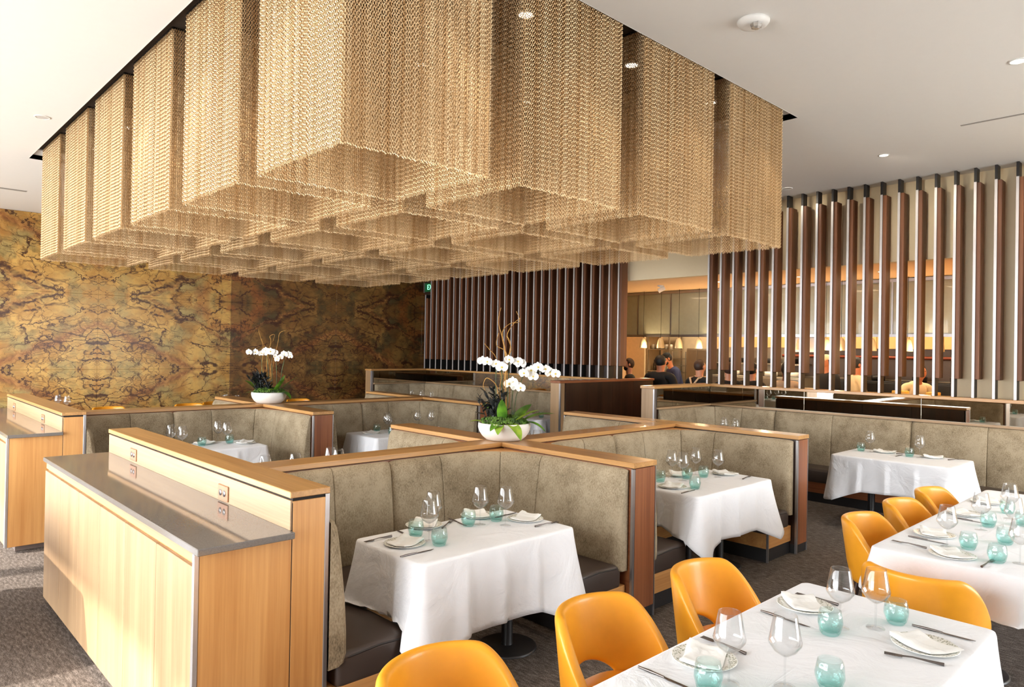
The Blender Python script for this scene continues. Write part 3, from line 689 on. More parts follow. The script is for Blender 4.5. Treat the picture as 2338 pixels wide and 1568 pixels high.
# ---------------------------------------------------------------- tables and cloths
ZT = .78
def cloth(name, x0, x1, y0, y1, label, drop=(.38, .38, .38, .38), seed=1, flare=.07, group='white tablecloths', cdrop=1.36, clamp=None):
    """drop: x0 side, x1 side, y0 side, y1 side"""
    rnd = random.Random(seed); rc = .035; ring = []
    def side(p, q, nrm, dr, n):
        L = (Vector(q)-Vector(p)).length
        for k in range(n):
            t = (k+.5)/n; ring.append((p[0]+(q[0]-p[0])*t, p[1]+(q[1]-p[1])*t, nrm[0], nrm[1], dr, min(t, 1-t)*L, t))
    def corner(c, a0, d0, d1, n=9):
        for k in range(n):
            t = k/(n-1); a = a0+t*pi/2; ring.append((c[0]+rc*cos(a), c[1]+rc*sin(a), cos(a), sin(a), d0+(d1-d0)*t, -1-abs(t-.5)*2, t))
    nx = max(24, int((x1-x0)/.025)); ny = max(20, int((y1-y0)/.025))
    corner((x0+rc, y0+rc), pi, drop[0], drop[2]); side((x0+rc, y0), (x1-rc, y0), (0, -1), drop[2], nx)
    corner((x1-rc, y0+rc), 1.5*pi, drop[2], drop[1]); side((x1, y0+rc), (x1, y1-rc), (1, 0), drop[1], ny)
    corner((x1-rc, y1-rc), 0, drop[1], drop[3]); side((x1-rc, y1), (x0+rc, y1), (0, 1), drop[3], nx)
    corner((x0+rc, y1-rc), pi/2, drop[3], drop[0]); side((x0, y1-rc), (x0, y0+rc), (-1, 0), drop[0], ny)
    ph = [rnd.uniform(0, 6.28) for _ in range(4)]; rows = []; M = 12
    cxm, cym = (x0+x1)/2, (y0+y1)/2
    for q in (.0, .25, .6, .93): rows.append([(cxm+(p[0]-cxm)*q, cym+(p[1]-cym)*q, ZT+.0035+(.0015 if q and (abs(p[0]-cxm) < .02 or abs(p[1]-cym) < .02) else 0)) for p in ring])
    rows.append([(p[0]-p[2]*.008, p[1]-p[3]*.008, ZT+.0035) for p in ring])
    rows.append([(p[0]+p[2]*.002, p[1]+p[3]*.002, ZT) for p in ring])
    rows.append([(p[0]+p[2]*.006, p[1]+p[3]*.006, ZT-.012) for p in ring])
    for m in range(1, M+1):
        t = m/M; row = []
        for i, (x, y, nx_, ny_, dr, e, tt) in enumerate(ring):
            cw = 0.0
            if e < 0: cw = 1-.10*(-e-1)
            elif e < .30: cw = (1-e/.30)**1.15*.95
            dz = dr*(1+(cdrop-1)*cw)*(1-.03*sin(i*.09+ph[0]))
            w = sin(i*.22+ph[1])*.010+sin(i*.09+ph[2])*.012
            # pulled-in folds beside each corner
            fold = -.012*math.exp(-((e-.15)/.07)**2) if e > 0 else 0
            out = .006+flare*(.22+1.15*cw)*t**1.15+(w+fold)*t**1.3
            if e > 0:
                for f_ in (.25, .5, .75):
                    out += (.017*(1+(tt-f_)/.09) if -.09 < tt-f_ <= .001 else 0)*min(1, t*3)
            X_, Y_, Z_ = x+nx_*out, y+ny_*out, ZT-.012-(dz-.012)*t
            if clamp:
                zc = clamp(X_, Y_)
                if Z_ < zc: Z_ = zc+.004*t+.002*sin(i*1.3)
            row.append((X_, Y_, Z_))
        rows.append(row)
    mb = MB().grid(rows, True, cu=True); o = mb.build(name, LINEN, None, (cxm, cym, ZT)); tag(o, label, 'tablecloth', group)
    so_ = o.modifiers.new('thick', 'SOLIDIFY'); so_.thickness = .0022; so_.offset = -1
    return o
def table(x0, x1, y0, y1, label, legs):
    r = root('dining_table', ((x0+x1)/2, (y0+y1)/2, 0), label, 'table', 'pedestal dining tables')
    MB().box(x0+.01, x1-.01, y0+.01, y1-.01, .742, ZT-.003, .004).build('tabletop', OAKX, r)
    for x, y in legs:
        MB().lathe([(.19, 0), (.19, .012), (.18, .017), (.05, .022)], 32, (x, y, 0)).build('pedestal_base', KICK, r)
        MB().lathe([(.04, .02), (.037, .03), (.037, .742)], 20, (x, y, 0)).build('pedestal_pole', BLACKM, r)
    return r
TABLES = [
 ('b1', 2.19, 3.385, 2.955, 3.605, 'front booth', (.33, .28, .43, .27), [(2.52, 3.28), (3.12, 3.28)]),
 ('b2', 4.82, 6.03, 2.94, 3.605, 'second booth', (.27, .27, .38, .27), [(5.2, 3.27), (5.72, 3.27)]),
 ('t3', 8.08, 8.86, 2.05, 3.25, 'long bench', (.36, .33, .36, .36), [(8.47, 2.45), (8.47, 2.95)]),
 ('t3b', 8.08, 8.86, 4.15, 5.2, 'bench corner', (.36, .33, .36, .36), [(8.47, 4.7)]),
 ('b6', 2.22, 3.46, 7.56, 8.19, 'far sideboard booth', (.27, .27, .36, .27), [(2.85, 7.87)]),
 ('b7', 4.74, 6.02, 7.36, 8.08, 'booth behind the bowl', (.27, .27, .36, .27), [(5.4, 7.72)]),
 ('b4', 2.30, 3.40, 5.28, 5.93, 'booth behind the sideboard', (.27, .27, .27, .36), [(2.85, 5.6)]),
 ('b5', 4.84, 6.04, 5.28, 5.93, 'booth behind the front partition', (.27, .27, .27, .36), [(5.44, 5.6)]),
 ('t5', 7.95, 8.72, 7.78, 8.72, 'bench by the walnut wall', (.38, .33, .38, .36), [(8.35, 8.2)]),
 ('t6', 8.05, 8.8, 11.0, 12.1, 'bench by the slat corner', (.36, .33, .36, .36), [(8.4, 11.5)]),
 ('f1', .98, 3.47, .715, 1.515, 'front orange chair', (.40, .44, .48, .16), [(1.6, 1.1), (2.9, 1.1)]),
 ('f2', 4.41, 7.05, .755, 1.535, 'rear orange chair', (.27, .4, .44, .15), [(5.0, 1.15), (6.5, 1.15)]),
 ('w1', 1.9, 2.72, 12.75, 13.6, 'marble wall', (.36, .36, .36, .36), [(2.3, 13.2)]),
 ('w2', 4.55, 5.45, 11.75, 12.6, 'second marble wall', (.36, .36, .36, .36), [(5.0, 12.2)]),
 ('w0', -.22, .54, 5.05, 6.62, 'added unseen window side', (.36, .36, .36, .36), [(.15, 5.5), (.15, 6.2)]),  # unseen table added to cast the shade on floor and sideboard
]
for i, (k, x0, x1, y0, y1, nm, dr, legs) in enumerate(TABLES):
    table(x0, x1, y0, y1, 'pedestal table under the white cloth of the %s table' % nm, legs)
    cl = None
    if k in ('b1', 'b2', 'b6', 'b7'):
        yc = 3.013+(DY if k in ('b6', 'b7') else 0)-.02; cl = lambda X, Y, yc=yc: .445 if Y > yc else 0
    elif k in ('b4', 'b5'): cl = lambda X, Y: .445
    elif k in ('t3', 't3b', 't5', 't6'): cl = lambda X, Y: .445 if X > 9.02 or Y > 12.3 or 5.1 < Y < 6 else 0
    elif k == 'f2': cl = lambda X, Y: .53 if X < 4.46 else (.60 if Y > 1.5 else 0)
    elif k == 'f1': cl = lambda X, Y: .60 if Y > 1.48 else 0
    cloth('tablecloth', x0, x1, y0, y1, 'white linen cloth draped over the %s table' % nm, dr, seed=i+3, flare=.045 if k == 'f2' else .07, clamp=cl)

# ---------------------------------------------------------------- mustard leather chairs
def chair_proto():
    r = root('dining_chair', (0, 0, 0), 'chair', 'chair', 'mustard leather shell chairs')
    rows = []; NA, NZ = 45, 9
    sst = lambda t: (lambda c: c*c*(3-2*c))(max(0, min(1, t)))
    for j in range(NZ):
        row = []
        for i in range(NA):
            a = -1+2*i/(NA-1); ph = a*radians(116)
            zt = .80-.33*sst((abs(a)-.40)/.62); zb = .395+.125*max(0, 1-(a/.36)**2)**.6
            z = zb+(zt-zb)*j/(NZ-1); h = z-.42
            px_ = (.262+.05*h)*sin(ph)*(1+.04*abs(sin(ph))); py_ = -.02+(.235+.16*h)*cos(ph) if cos(ph) > 0 else -.02+.20*cos(ph)
            row.append((px_, py_, z))
        rows.append(row)
    m = MB().grid(rows).build('backrest', ORANGE, r)
    s_ = m.modifiers.new('thick', 'SOLIDIFY'); s_.thickness = .048; s_.offset = 0; s_.use_even_offset = False
    s_ = m.modifiers.new('smooth', 'SUBSURF'); s_.levels = 1; s_.render_levels = 2
    q = []
    for rr, z in ((.0, .475), (.12, .474), (.20, .468), (.232, .452), (.24, .43), (.236, .40), (.22, .385), (0, .385)):
        row = []
        for k in range(36):
            a = 2*pi*k/36; e = (abs(cos(a))**3+abs(sin(a))**3)**(-1/3); row.append((rr*e*cos(a), -.03+rr*e*sin(a)*1.02, z))
        q.append(row)
    MB().grid(q, True, cu=True).build('seat', ORANGE, r)
    for sx in (-1, 1):
        for sy in (-1, 1):
            MB().tube([(sx*.16, -.02+sy*.16, .39), (sx*.21, -.02+sy*.215, 0)], [.02, .012], 10).build('leg', DARKZ, r)
    return r
CH = chair_proto()
for x, y, rz, lb in (
  (1.56, 1.85, 0, 'mustard leather chair at the table corner by the sideboard bench, only its back seen'),
  (2.42, 1.82, 0, 'mustard chair with open arched back, between the front table and front booth'),
  (3.26, 1.80, 0, 'mustard chair with open arched back, by the steel edged partition end'),
  (5.13, 1.67, 0, 'mustard chair at the rear table, first in its row of three'),
  (5.89, 1.66, 0, 'mustard chair at the rear table, middle of its row of three'),
  (6.60, 1.65, 0, 'mustard chair at the rear table, last in its row before the long bench'),
  (4.22, 1.20, pi+pi/2+pi, 'mustard chair at the rear table head, its back toward the front table'),
  (3.30, 13.28, 0, 'mustard chair by the marble wall above the second sideboard booth'),
  (4.62, 13.28, 0, 'mustard chair by the marble wall, before the far orchid bowl'),
  (5.20, 13.5, .3, 'mustard chair side by the marble wall near the far glasses'),
  (6.80, 13.35, 0, 'mustard chair by the marble wall behind the far orchid bowl'),
  ): place(CH, USED, (x, y, 0), rz, lb, 'mustard leather shell chairs')
# ---------------------------------------------------------------- tableware prototypes
ZS = ZT+.0045
def wine_proto():
    r = root('wine_glass', (0, 0, 0), 'x', 'glass', 'wine glasses')
    MB().lathe([(.036, .0006), (.036, .002), (.02, .004), (.004, .008)], 28).build('foot', CLEAR, r)
    MB().lathe([(.004, .007), (.0034, .03), (.0034, .09), (.005, .105)], 10).build('stem', CLEAR, r)
    MB().lathe([(.0, .103), (.014, .106), (.037, .122), (.054, .146), (.0555, .155), (.050, .18), (.0385, .243), (.0375, .245), (.037, .243), (.0485, .18), (.054, .155), (.0525, .147), (.036, .124), (.014, .109), (0, .107)], 36).build('bowl', CLEAR, r)
    return r
def tumbler_proto():
    pr = [(.0, .001), (.026, .001), (.033, .012), (.0405, .04), (.041, .052), (.0375, .08), (.0345, .094), (.033, .095), (.0335, .09), (.0365, .078), (.039, .052), (.038, .04), (.030, .018), (.02, .012), (0, .012)]
    rows = []; n = 32
    for i, (r_, z) in enumerate(pr):
        rows.append([(r_*(1+.028*sin(5*2*pi*k/n+z*120)*(0 < i < 7))*cos(2*pi*k/n), r_*(1+.028*sin(5*2*pi*k/n+z*120)*(0 < i < 7))*sin(2*pi*k/n), z) for k in range(n)])
    o = MB().grid(rows, True, cu=True).build('tumbler', TEAL); o.data.transform(Matrix.Diagonal((1.16, 1.16, 1.06, 1))); tag(o, 'x', 'glass', 'teal tumblers'); return o
def plate_proto():
    o = MB().lathe([(0, .002), (.07, .002), (.08, .004), (.127, .014), (.131, .0165), (.128, .018), (.09, .009), (.075, .0065), (0, .006)], 44).build('dinner_plate', PLATE); tag(o, 'x', 'plate', 'floral rimmed plates'); o.scale = (.9, .9, .9); return o
def napkin_proto():
    rows = []; nu, nv = 18, 14; rnd = random.Random(4)
    top = []
    for j in range(nv):
        row = []
        for i in range(nu):
            u, v = -1+2*i/(nu-1), -1+2*j/(nv-1)
            e = max(abs(u), abs(v)); h = .009*(1-max(0, (e-.8)/.2)**3)+.002*sin(3.1*u+2)*cos(2.3*v)
            h += .007*(1 if u+.3*v > .25 else 0)+.005*(1 if v-.2*u > .3 else 0)
            sk = 1-.10*v*(u > 0)
            X_, Y_ = u*.094*sk+.008*v, v*.072+.006*sin(2*u); row.append((X_, Y_, .009+max(0, hypot(X_, Y_)-.062)*.25+max(.0015, h)))
        rows.append(row)
    mb = MB().grid(rows); rim = [rows[0][i] for i in range(nu)]+[rows[j][-1] for j in range(1, nv)]+[rows[-1][i] for i in range(nu-2, -1, -1)]+[rows[j][0] for j in range(nv-2, 0, -1)]
    bz = lambda p: (p[0], p[1], .008+max(0, hypot(p[0], p[1])-.062)*.25)
    mb.add([bz(p) for p in rim]+rim, [(i, (i+1) % len(rim), (i+1) % len(rim)+len(rim), i+len(rim)) for i in range(len(rim))])
    mb.add([(0, 0, .0075)]+[bz(p) for p in rim], [(0, 1+(i+1) % len(rim), 1+i) for i in range(len(rim))])
    o = mb.build('napkin', NAPK); tag(o, 'x', 'napkin', 'folded white napkins'); return o
def knife_proto():
    r = root('table_knife', (0, 0, 0), 'x', 'knife', 'table knives')
    MB().tube([(-.11, 0, .004), (-.06, 0, .0045), (0, 0, .004)], [.004, .0055, .004], 8).build('handle', CUTL, r)
    MB().prism([(0, -.004), (.02, -.008), (.09, -.008), (.115, .002), (.0, .005)], .002, .0042).build('blade', CUTL, r)
    return r
def fork_proto():
    r = root('table_fork', (0, 0, 0), 'x', 'fork', 'table forks')
    MB().tube([(-.10, 0, .003), (-.05, 0, .005), (0, 0, .008), (.035, 0, .005)], [.0065, .0045, .003, .0035], 8).build('handle', CUTL, r)
    h = MB().box(.033, .055, -.0115, .0115, .003, .0055, .001)
    for k in range(4): h.box(.054, .093, -.0115+.0068*k, -.0115+.0068*k+.0026, .003, .0052)
    h.build('tines', CUTL, r); return r
WG, TU, PL, NK, KN, FK = wine_proto(), tumbler_proto(), plate_proto(), napkin_proto(), knife_proto(), fork_proto()
GRP = {'wine_glass': 'wine glasses', 'tumbler': 'teal tumblers', 'dinner_plate': 'floral rimmed plates', 'napkin': 'folded white napkins', 'table_knife': 'table knives', 'table_fork': 'table forks'}
def run(proto, pts, what, where, frm, key=None, dz=0, ang=None):
    pts = sorted(pts, key=key or (lambda p: p[0])); n = len(pts)
    for i, p in enumerate(pts):
        if len(p) == 4: rz = atan2(p[3]-p[1], p[2]-p[0]); x, y = (p[0]+p[2])/2, (p[1]+p[3])/2
        else: x, y = p[:2]; rz = ang if ang is not None else (p[2] if len(p) > 2 else (i*1.7) % 6.28)
        lb = '%s on the %s table' % (what, where) if n == 1 else '%s on the %s table, %s from %s' % (what, where, ordn(i), frm)
        place(proto, USED, (x, y, ZS+dz), rz, lb, GRP[proto.name.split('.')[0]])
def pairs(l): return [(*l[i], *l[i+1]) for i in range(0, len(l), 2)]
def setting(where, frm, wine=(), tumb=(), plate=(), nap=True, knife=(), fork=(), key=None, ang=.3):
    run(WG, wine, 'clear wine glass', where, frm, key); run(TU, tumb, 'rippled teal tumbler', where, frm, key)
    run(PL, plate, 'white floral rimmed plate', where, frm, key)
    if nap: run(NK, [(p[0], p[1], ang+.4*(i % 3)) for i, p in enumerate(plate)], 'folded white napkin', where, frm, key, dz=.0)
    run(KN, pairs(knife), 'steel table knife', where, frm, key, dz=.002); run(FK, pairs(fork), 'steel table fork', where, frm, key, dz=.0045)
SB = 'the sideboard'
setting('front booth', SB, [(2.49, 3.29), (2.64, 3.45), (2.97, 3.39), (3.08, 3.27)], [(2.49, 3.42), (2.48, 3.18), (2.89, 3.41), (3.11, 3.39)],
        [(2.34, 3.32), (2.67, 3.58), (3.1, 3.56), (3.28, 3.29)], True,
        [(2.18, 3.13), (2.40, 3.13), (2.47, 3.57), (2.45, 3.38), (2.90, 3.59), (2.88, 3.45), (3.17, 3.45), (3.36, 3.47)], [(2.34, 3.50), (2.21, 3.49), (2.74, 3.47), (2.86, 3.55), (3.22, 3.11), (3.36, 3.1)])
setting('second booth', 'the first steel edged end', [(5.37, 3.55), (5.33, 3.41), (5.68, 3.50), (5.73, 3.30)], [(5.12, 3.5), (5.43, 3.43), (5.62, 3.38), (5.09, 3.14)],
        [(4.99, 3.29), (5.51, 3.57), (5.91, 3.33)], True, [(4.84, 3.10), (5.04, 3.11)], [(5.83, 3.10), (5.97, 3.12)])
ky = lambda p: -p[1]
setting('long bench', 'the slat corner', [(8.61, 3.02), (8.6, 2.5)], [(8.61, 3.12), (8.59, 2.6)], [(8.72, 2.9), (8.72, 2.4)], True, [(8.5, 2.7), (8.66, 2.7)], [(8.72, 2.74), (8.82, 2.68), (8.70, 2.22), (8.80, 2.16)], key=ky, ang=1.5)
setting('bench corner', 'the slat corner', [(8.62, 4.88), (8.6, 4.7)], [(8.45, 4.6)], [(8.6, 4.45)], True, key=ky)
setting('far sideboard booth', SB, [(2.57, 8.0), (2.62, 7.8), (3.11, 8.1), (3.14, 7.92)], [(2.87, 7.93), (3.19, 7.97)], [(2.95, 8.08), (3.32, 7.85)], True)
setting('booth behind the bowl', SB, [(5.28, 7.95), (5.2, 7.8), (5.80, 7.98), (5.95, 7.86)], [(5.12, 7.94), (5.11, 7.58)], [(4.93, 7.78), (5.6, 7.95), (5.9, 7.68)], True)
setting('booth behind the sideboard', SB, [(2.45, 5.40), (2.68, 5.35), (3.07, 5.48), (3.08, 5.36)])
setting('booth behind the front partition', SB, [(5.38, 5.40), (5.50, 5.36)])
setting('bench by the walnut wall', 'the orchid bowl', [], [(8.1, 8.45), (8.3, 8.0)], [(8.4, 8.3)], True)
setting('bench by the slat corner', 'the marble wall', [(8.35, 11.7), (8.45, 11.5), (8.4, 11.1)], [], [], key=ky)
setting('front orange chair', 'the sideboard side', [(2.21, 1.22), (2.33, 1.08), (3.0, 1.16), (3.11, 1.06)], [(2.11, 1.24), (2.43, .97), (2.9, 1.16), (3.23, 1.02)],
        [(2.3, 1.37), (3.12, 1.36), (3.05, .86)], True, [(2.92, 1.47), (2.9, 1.24), (2.07, 1.49), (2.07, 1.28), (3.25, .96), (3.26, .75)], [(3.25, 1.27), (3.25, 1.46), (2.46, 1.30), (2.47, 1.48), (2.92, .76), (2.86, .95)])
setting('rear orange chair', 'the table head chair', [(4.75, 1.23), (5.38, 1.20), (5.92, 1.15), (5.37, 1.02), (4.68, .86)], [(4.79, 1.13), (5.52, 1.19), (5.09, 1.01), (4.61, .95), (6.1, 1.2), (5.74, 1.04)],
        [(4.98, 1.36), (4.55, 1.15), (5.8, 1.38), (6.4, 1.38)], True, [(4.82, 1.46), (4.8, 1.24), (5.62, 1.40), (5.6, 1.2)], [(4.60, 1.30), (4.62, 1.49), (4.40+.05, .98), (4.6, .97)])
setting('marble wall', 'the window', [(2.55, 13.4), (2.62, 13.1)], [], [(2.4, 12.95)], True)
setting('second marble wall', 'the window', [(4.74, 12.1), (4.84, 12.3), (4.92, 12.0)])

# ---------------------------------------------------------------- orchid bowls
def leaf_mesh(L, w, bend, cup=.25, n=10):
    rows = []
    for i in range(n+1):
        t = i/n; ww = w*(sin(pi*min(1, t*.93+.07))**.7)*(1-.25*t); ang = bend*t
        x = L*(sin(ang)/bend if abs(bend) > .01 else t); z = L*((1-cos(ang))/bend if abs(bend) > .01 else 0)
        rows.append([(x, s_*ww, z-abs(s_)**1.5*ww*-cup) for s_ in (-1, -.5, 0, .5, 1)])
    return MB().grid(rows)
def flower_me():
    mb = MB()
    def petal(a, L, w, tilt):
        rows = []
        for i in range(6):
            t = i/5; ww = w*sin(pi*(.12+.80*t))**.8; r_ = .004+L*t
            rows.append([(r_*cos(a)-s_*ww*sin(a), r_*sin(a)+s_*ww*cos(a), tilt*t*t*L+.004*abs(s_)) for s_ in (-1, -.4, .4, 1)])
        mb.grid(rows)
    for a, L, w, t_ in ((pi/2, .04, .016, .15), (pi/2+2.25, .036, .014, .25), (pi/2-2.25, .036, .014, .25)): petal(a, L, w, t_)
    for a in (0.12, pi-.12): petal(a, .043, .030, .10)
    return mb
def orchid(loc, label, blooms, twigs, broad, seed, flip=1):
    rnd = random.Random(seed); r = root('orchid_bowl', loc, label, 'plant', 'white orchid bowls'); o0 = (0, 0, 0)
    Rv = Vector((.7245, -.689, 0)); Fv = Vector((.689, .7245, 0))
    P = lambda a, d, z: Vector((Rv.x*a+Fv.x*d, Rv.y*a+Fv.y*d, z))
    rows = []; nn = 48
    for r_, z in ((0, 0), (.13, 0), (.155, .006), (.19, .035), (.215, .075), (.226, .115), (.224, .145), (.217, .150), (.211, .145), (.20, .12), (0, .12)):
        rows.append([((r_+.0016*sin(k*9)*(z > .01 and r_ > .2))*cos(2*pi*k/nn), (r_+.0016*sin(k*9)*(z > .01 and r_ > .2))*sin(2*pi*k/nn), z) for k in range(nn)])
    MB().grid(rows, True, cu=True).build('bowl', POTW, r, org=o0)
    m = MB()
    for k in range(1100):
        a = rnd.uniform(0, 6.28); q = .2*sqrt(rnd.random()); s_ = rnd.uniform(.005, .012); zz = .155+.042*(1-(q/.2)**2)+.010*sin(q*40+a*3)+rnd.uniform(-.004, .008)
        m.lathe([(0, s_*1.3), (s_*.8, s_*.5), (s_*.9, -s_*.5)], 5, (q*cos(a), q*sin(a), zz))
    m.build('moss', MOSS, r, org=o0, kind='stuff')
    for a, d, z, yaw, pit, L, w, bend, mat in broad:
        me = leaf_mesh(L*1.22, w*1.25, bend).build('leaf', mat, r, org=o0)
        x = Vector((Rv.x*cos(yaw)+Fv.x*sin(yaw), Rv.y*cos(yaw)+Fv.y*sin(yaw), 0))
        me.location = P(a, d, z); me.rotation_euler = Matrix.Rotation(atan2(x.y, x.x), 3, 'Z').to_euler(); me.rotation_euler = (Matrix.Rotation(atan2(x.y, x.x), 4, 'Z') @ Matrix.Rotation(-pit, 4, 'Y')).to_euler()
    # dark glossy plant: stalks with paired leaves
    lm = None
    for k in range(14):
        a0 = rnd.uniform(-.17, .03)*flip; d0 = rnd.uniform(-.10, .08); lean = rnd.uniform(-.22, .02)*flip; H_ = rnd.uniform(.16, .30)
        pts = [P(a0+lean*.5*t*t, d0+rnd.uniform(-.01, .01), .13+H_*t) for t in (0, .35, .7, 1)]
        st = MB().tube(pts, [.006, .005, .004, .003], 6).build('dark_stalk', LEAFD, r, org=o0)
        for j in range(7):
            t = .28+.72*j/6; p = P(a0+lean*.5*t*t, d0, .13+H_*t)
            if lm is None: lm = leaf_mesh(.098, .022, .25, n=6).build('dark_leaf', LEAFD, st, org=o0); lf = lm
            else: lf = child('dark_leaf', lm.data, LEAFD, st)
            lf.location = p; lf.rotation_euler = (rnd.uniform(-.4, .4), -rnd.uniform(.1, .9), rnd.uniform(0, 6.28)); s_ = rnd.uniform(.75, 1.1); lf.scale = (s_, s_, s_)
    fm = None
    for base, pts, fl in blooms:
        st = MB().tube([P(*q) for q in pts], [.0045]*(len(pts)-2)+[.003, .002], 7).build('flower_stem', STEMG, r, org=o0)
        for (a, z) in fl:
            dd = rnd.uniform(-.03, .03)
            if fm is None:
                f = flower_me().build('flower', PETAL, st, org=o0); lp = MB().lathe([(0, .012), (.006, .010), (.009, .004), (.004, -.002), (0, -.003)], 8).build('flower_lip', LIP, st, org=o0); fm = (f.data, lp.data)
            else: f = child('flower', fm[0], PETAL, st); lp = child('flower_lip', fm[1], LIP, st)
            s_ = rnd.uniform(.95, 1.2); az = rnd.uniform(-.7, .7); n_ = (-Fv*cos(az)+Rv*sin(az)+Vector((0, 0, rnd.uniform(-.35, .1)))).normalized()
            up = (Vector((0, 0, 1))-n_*n_.z).normalized(); xx = up.cross(n_)
            M3 = Matrix((xx, up, n_)).transposed()
            for q_ in (f, lp): q_.location = P(a, dd, z); q_.rotation_euler = M3.to_euler(); q_.scale = (s_, s_, s_)
    for tw in twigs:
        pts = []; k = len(tw)
        for i in range(k-1):
            for q in range(4):
                t = q/4; p0 = tw[max(i-1, 0)]; p1 = tw[i]; p2 = tw[i+1]; p3 = tw[min(i+2, k-1)]
                pts.append(P(*[.5*((2*b)+(-a+c)*t+(2*a-5*b+4*c-d_)*t*t+(-a+3*b-3*c+d_)*t**3) for a, b, c, d_ in zip(p0, p1, p2, p3)]))
        pts.append(P(*tw[-1])); n_ = len(pts)
        MB().tube(pts, [.0044-.0024*i/n_ for i in range(n_)], 6).build('willow_twig', TWIG, r, org=o0)
    return r
px1 = lambda x, y: ((x-1149)/263.0, (1004-y)/263.0)
def stem(bx, fl, bend):
    """an arching stem from the moss up to the blooms (list of pixel measured offsets)"""
    a0, z0 = fl[0]; a1, z1 = fl[-1]
    return (0, [(bx, 0, .13), (bx*.7+a0*.3, .01, .13+(z0-.13)*.55), (a0, .02, z0+.0), ((a0+a1)/2, .02, max(z0, z1)+.015), (a1, .02, z1)], fl)
b1 = [stem(-.08, [px1(1128, 832), px1(1108, 828), px1(1097, 826)], 0), stem(-.02, [px1(1141, 840), px1(1147, 834)], 0), stem(.02, [px1(1158, 822), px1(1165, 826), px1(1178, 826), px1(1184, 830)], 0),
      stem(.06, [px1(1168, 874), px1(1158, 877), px1(1175, 882), px1(1184, 886)], 0), stem(.07, [px1(1192, 852), px1(1208, 846), px1(1213, 860), px1(1224, 838), px1(1240, 842), px1(1252, 850), px1(1263, 853)], 0)]
def tw(*pts): return [((x-1149)/263.0, d, (1004-y)/263.0) for x, y, d in pts]
t1 = [tw((1146, 960, 0), (1144, 900, .02), (1150, 830, 0), (1140, 770, .02), (1131, 735, .05), (1137, 704, .03)),
      tw((1150, 960, .02), (1155, 880, .03), (1148, 800, -.02), (1141, 760, .03), (1158, 740, .05), (1180, 735, .02), (1172, 712, .0)),
      tw((1153, 950, -.02), (1150, 860, -.03), (1160, 790, .04), (1152, 765, .05), (1168, 738, .02), (1182, 728, -.02)),
      tw((1142, 960, .0), (1138, 880, .04), (1152, 810, .06), (1128, 790, .03), (1133, 762, .0)),
      tw((1156, 955, .03), (1160, 890, .02), (1147, 830, .05), (1162, 800, .03), (1150, 768, .0)),
      tw((1134, 900, -.04), (1128, 878, -.04), (1108, 864, -.05), (1100, 880, -.04), (1104, 892, -.03)),
      tw((1145, 880, .02), (1128, 820, .05), (1112, 800, .04), (1100, 786, .02))]
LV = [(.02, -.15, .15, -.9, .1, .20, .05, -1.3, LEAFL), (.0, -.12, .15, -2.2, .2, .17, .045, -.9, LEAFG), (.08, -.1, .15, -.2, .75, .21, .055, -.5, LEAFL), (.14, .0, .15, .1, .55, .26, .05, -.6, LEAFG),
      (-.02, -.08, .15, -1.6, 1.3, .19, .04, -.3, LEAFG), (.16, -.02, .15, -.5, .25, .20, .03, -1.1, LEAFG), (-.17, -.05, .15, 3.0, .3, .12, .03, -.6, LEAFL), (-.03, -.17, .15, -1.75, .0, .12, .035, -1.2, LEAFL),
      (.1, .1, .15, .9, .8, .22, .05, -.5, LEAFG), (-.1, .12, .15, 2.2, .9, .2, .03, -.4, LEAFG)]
orchid((4.148, 4.438, ZC), 'white orchid bowl with tall curly twigs on the front partition crossing', b1, t1, LV, 3)
px1 = lambda x, y: ((x-620)/171.0, (919-y)/171.0)
b2 = [stem(-.1, [px1(600, 805), px1(588, 803), px1(574, 803)], 0), stem(.0, [px1(610, 799), px1(606, 804), px1(617, 802)], 0), stem(.04, [px1(622, 801), px1(629, 803)], 0), stem(.1, [px1(633, 812), px1(638, 818), px1(646, 813)], 0), stem(.14, [px1(655, 806), px1(663, 806), px1(668, 810)], 0)]
def tw(*pts): return [((x-620)/171.0, d, (919-y)/171.0) for x, y, d in pts]
t2 = [tw((612, 880, 0), (602, 830, .02), (604, 790, 0), (597, 770, .02), (591, 752, .03)), tw((615, 880, .03), (612, 820, .02), (622, 780, 0), (618, 766, .02), (630, 762, .0), (626, 778, .0)), tw((622, 875, .0), (628, 820, .03), (637, 780, .02), (640, 758, .03), (655, 752, .0)),
      tw((618, 880, -.02), (622, 840, .02), (610, 800, .03), (600, 772, .0)), tw((608, 878, .02), (600, 840, .03), (606, 806, .0)), tw((614, 880, .0), (620, 850, .03), (614, 815, .0)), tw((626, 876, -.02), (620, 846, .02), (628, 812, .0))]
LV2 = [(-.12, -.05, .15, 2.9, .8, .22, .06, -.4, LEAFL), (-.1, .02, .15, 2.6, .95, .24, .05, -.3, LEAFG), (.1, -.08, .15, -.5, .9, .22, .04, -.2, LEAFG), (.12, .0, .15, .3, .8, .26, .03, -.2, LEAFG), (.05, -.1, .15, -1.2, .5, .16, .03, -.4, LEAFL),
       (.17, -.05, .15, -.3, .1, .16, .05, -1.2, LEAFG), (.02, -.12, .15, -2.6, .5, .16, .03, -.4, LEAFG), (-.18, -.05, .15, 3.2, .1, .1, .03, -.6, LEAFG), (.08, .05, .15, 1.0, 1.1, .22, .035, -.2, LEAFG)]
orchid((4.148, 4.438+DY, ZC), 'white orchid bowl on the far partition crossing, before the marble wall', b2, t2, LV2, 8)
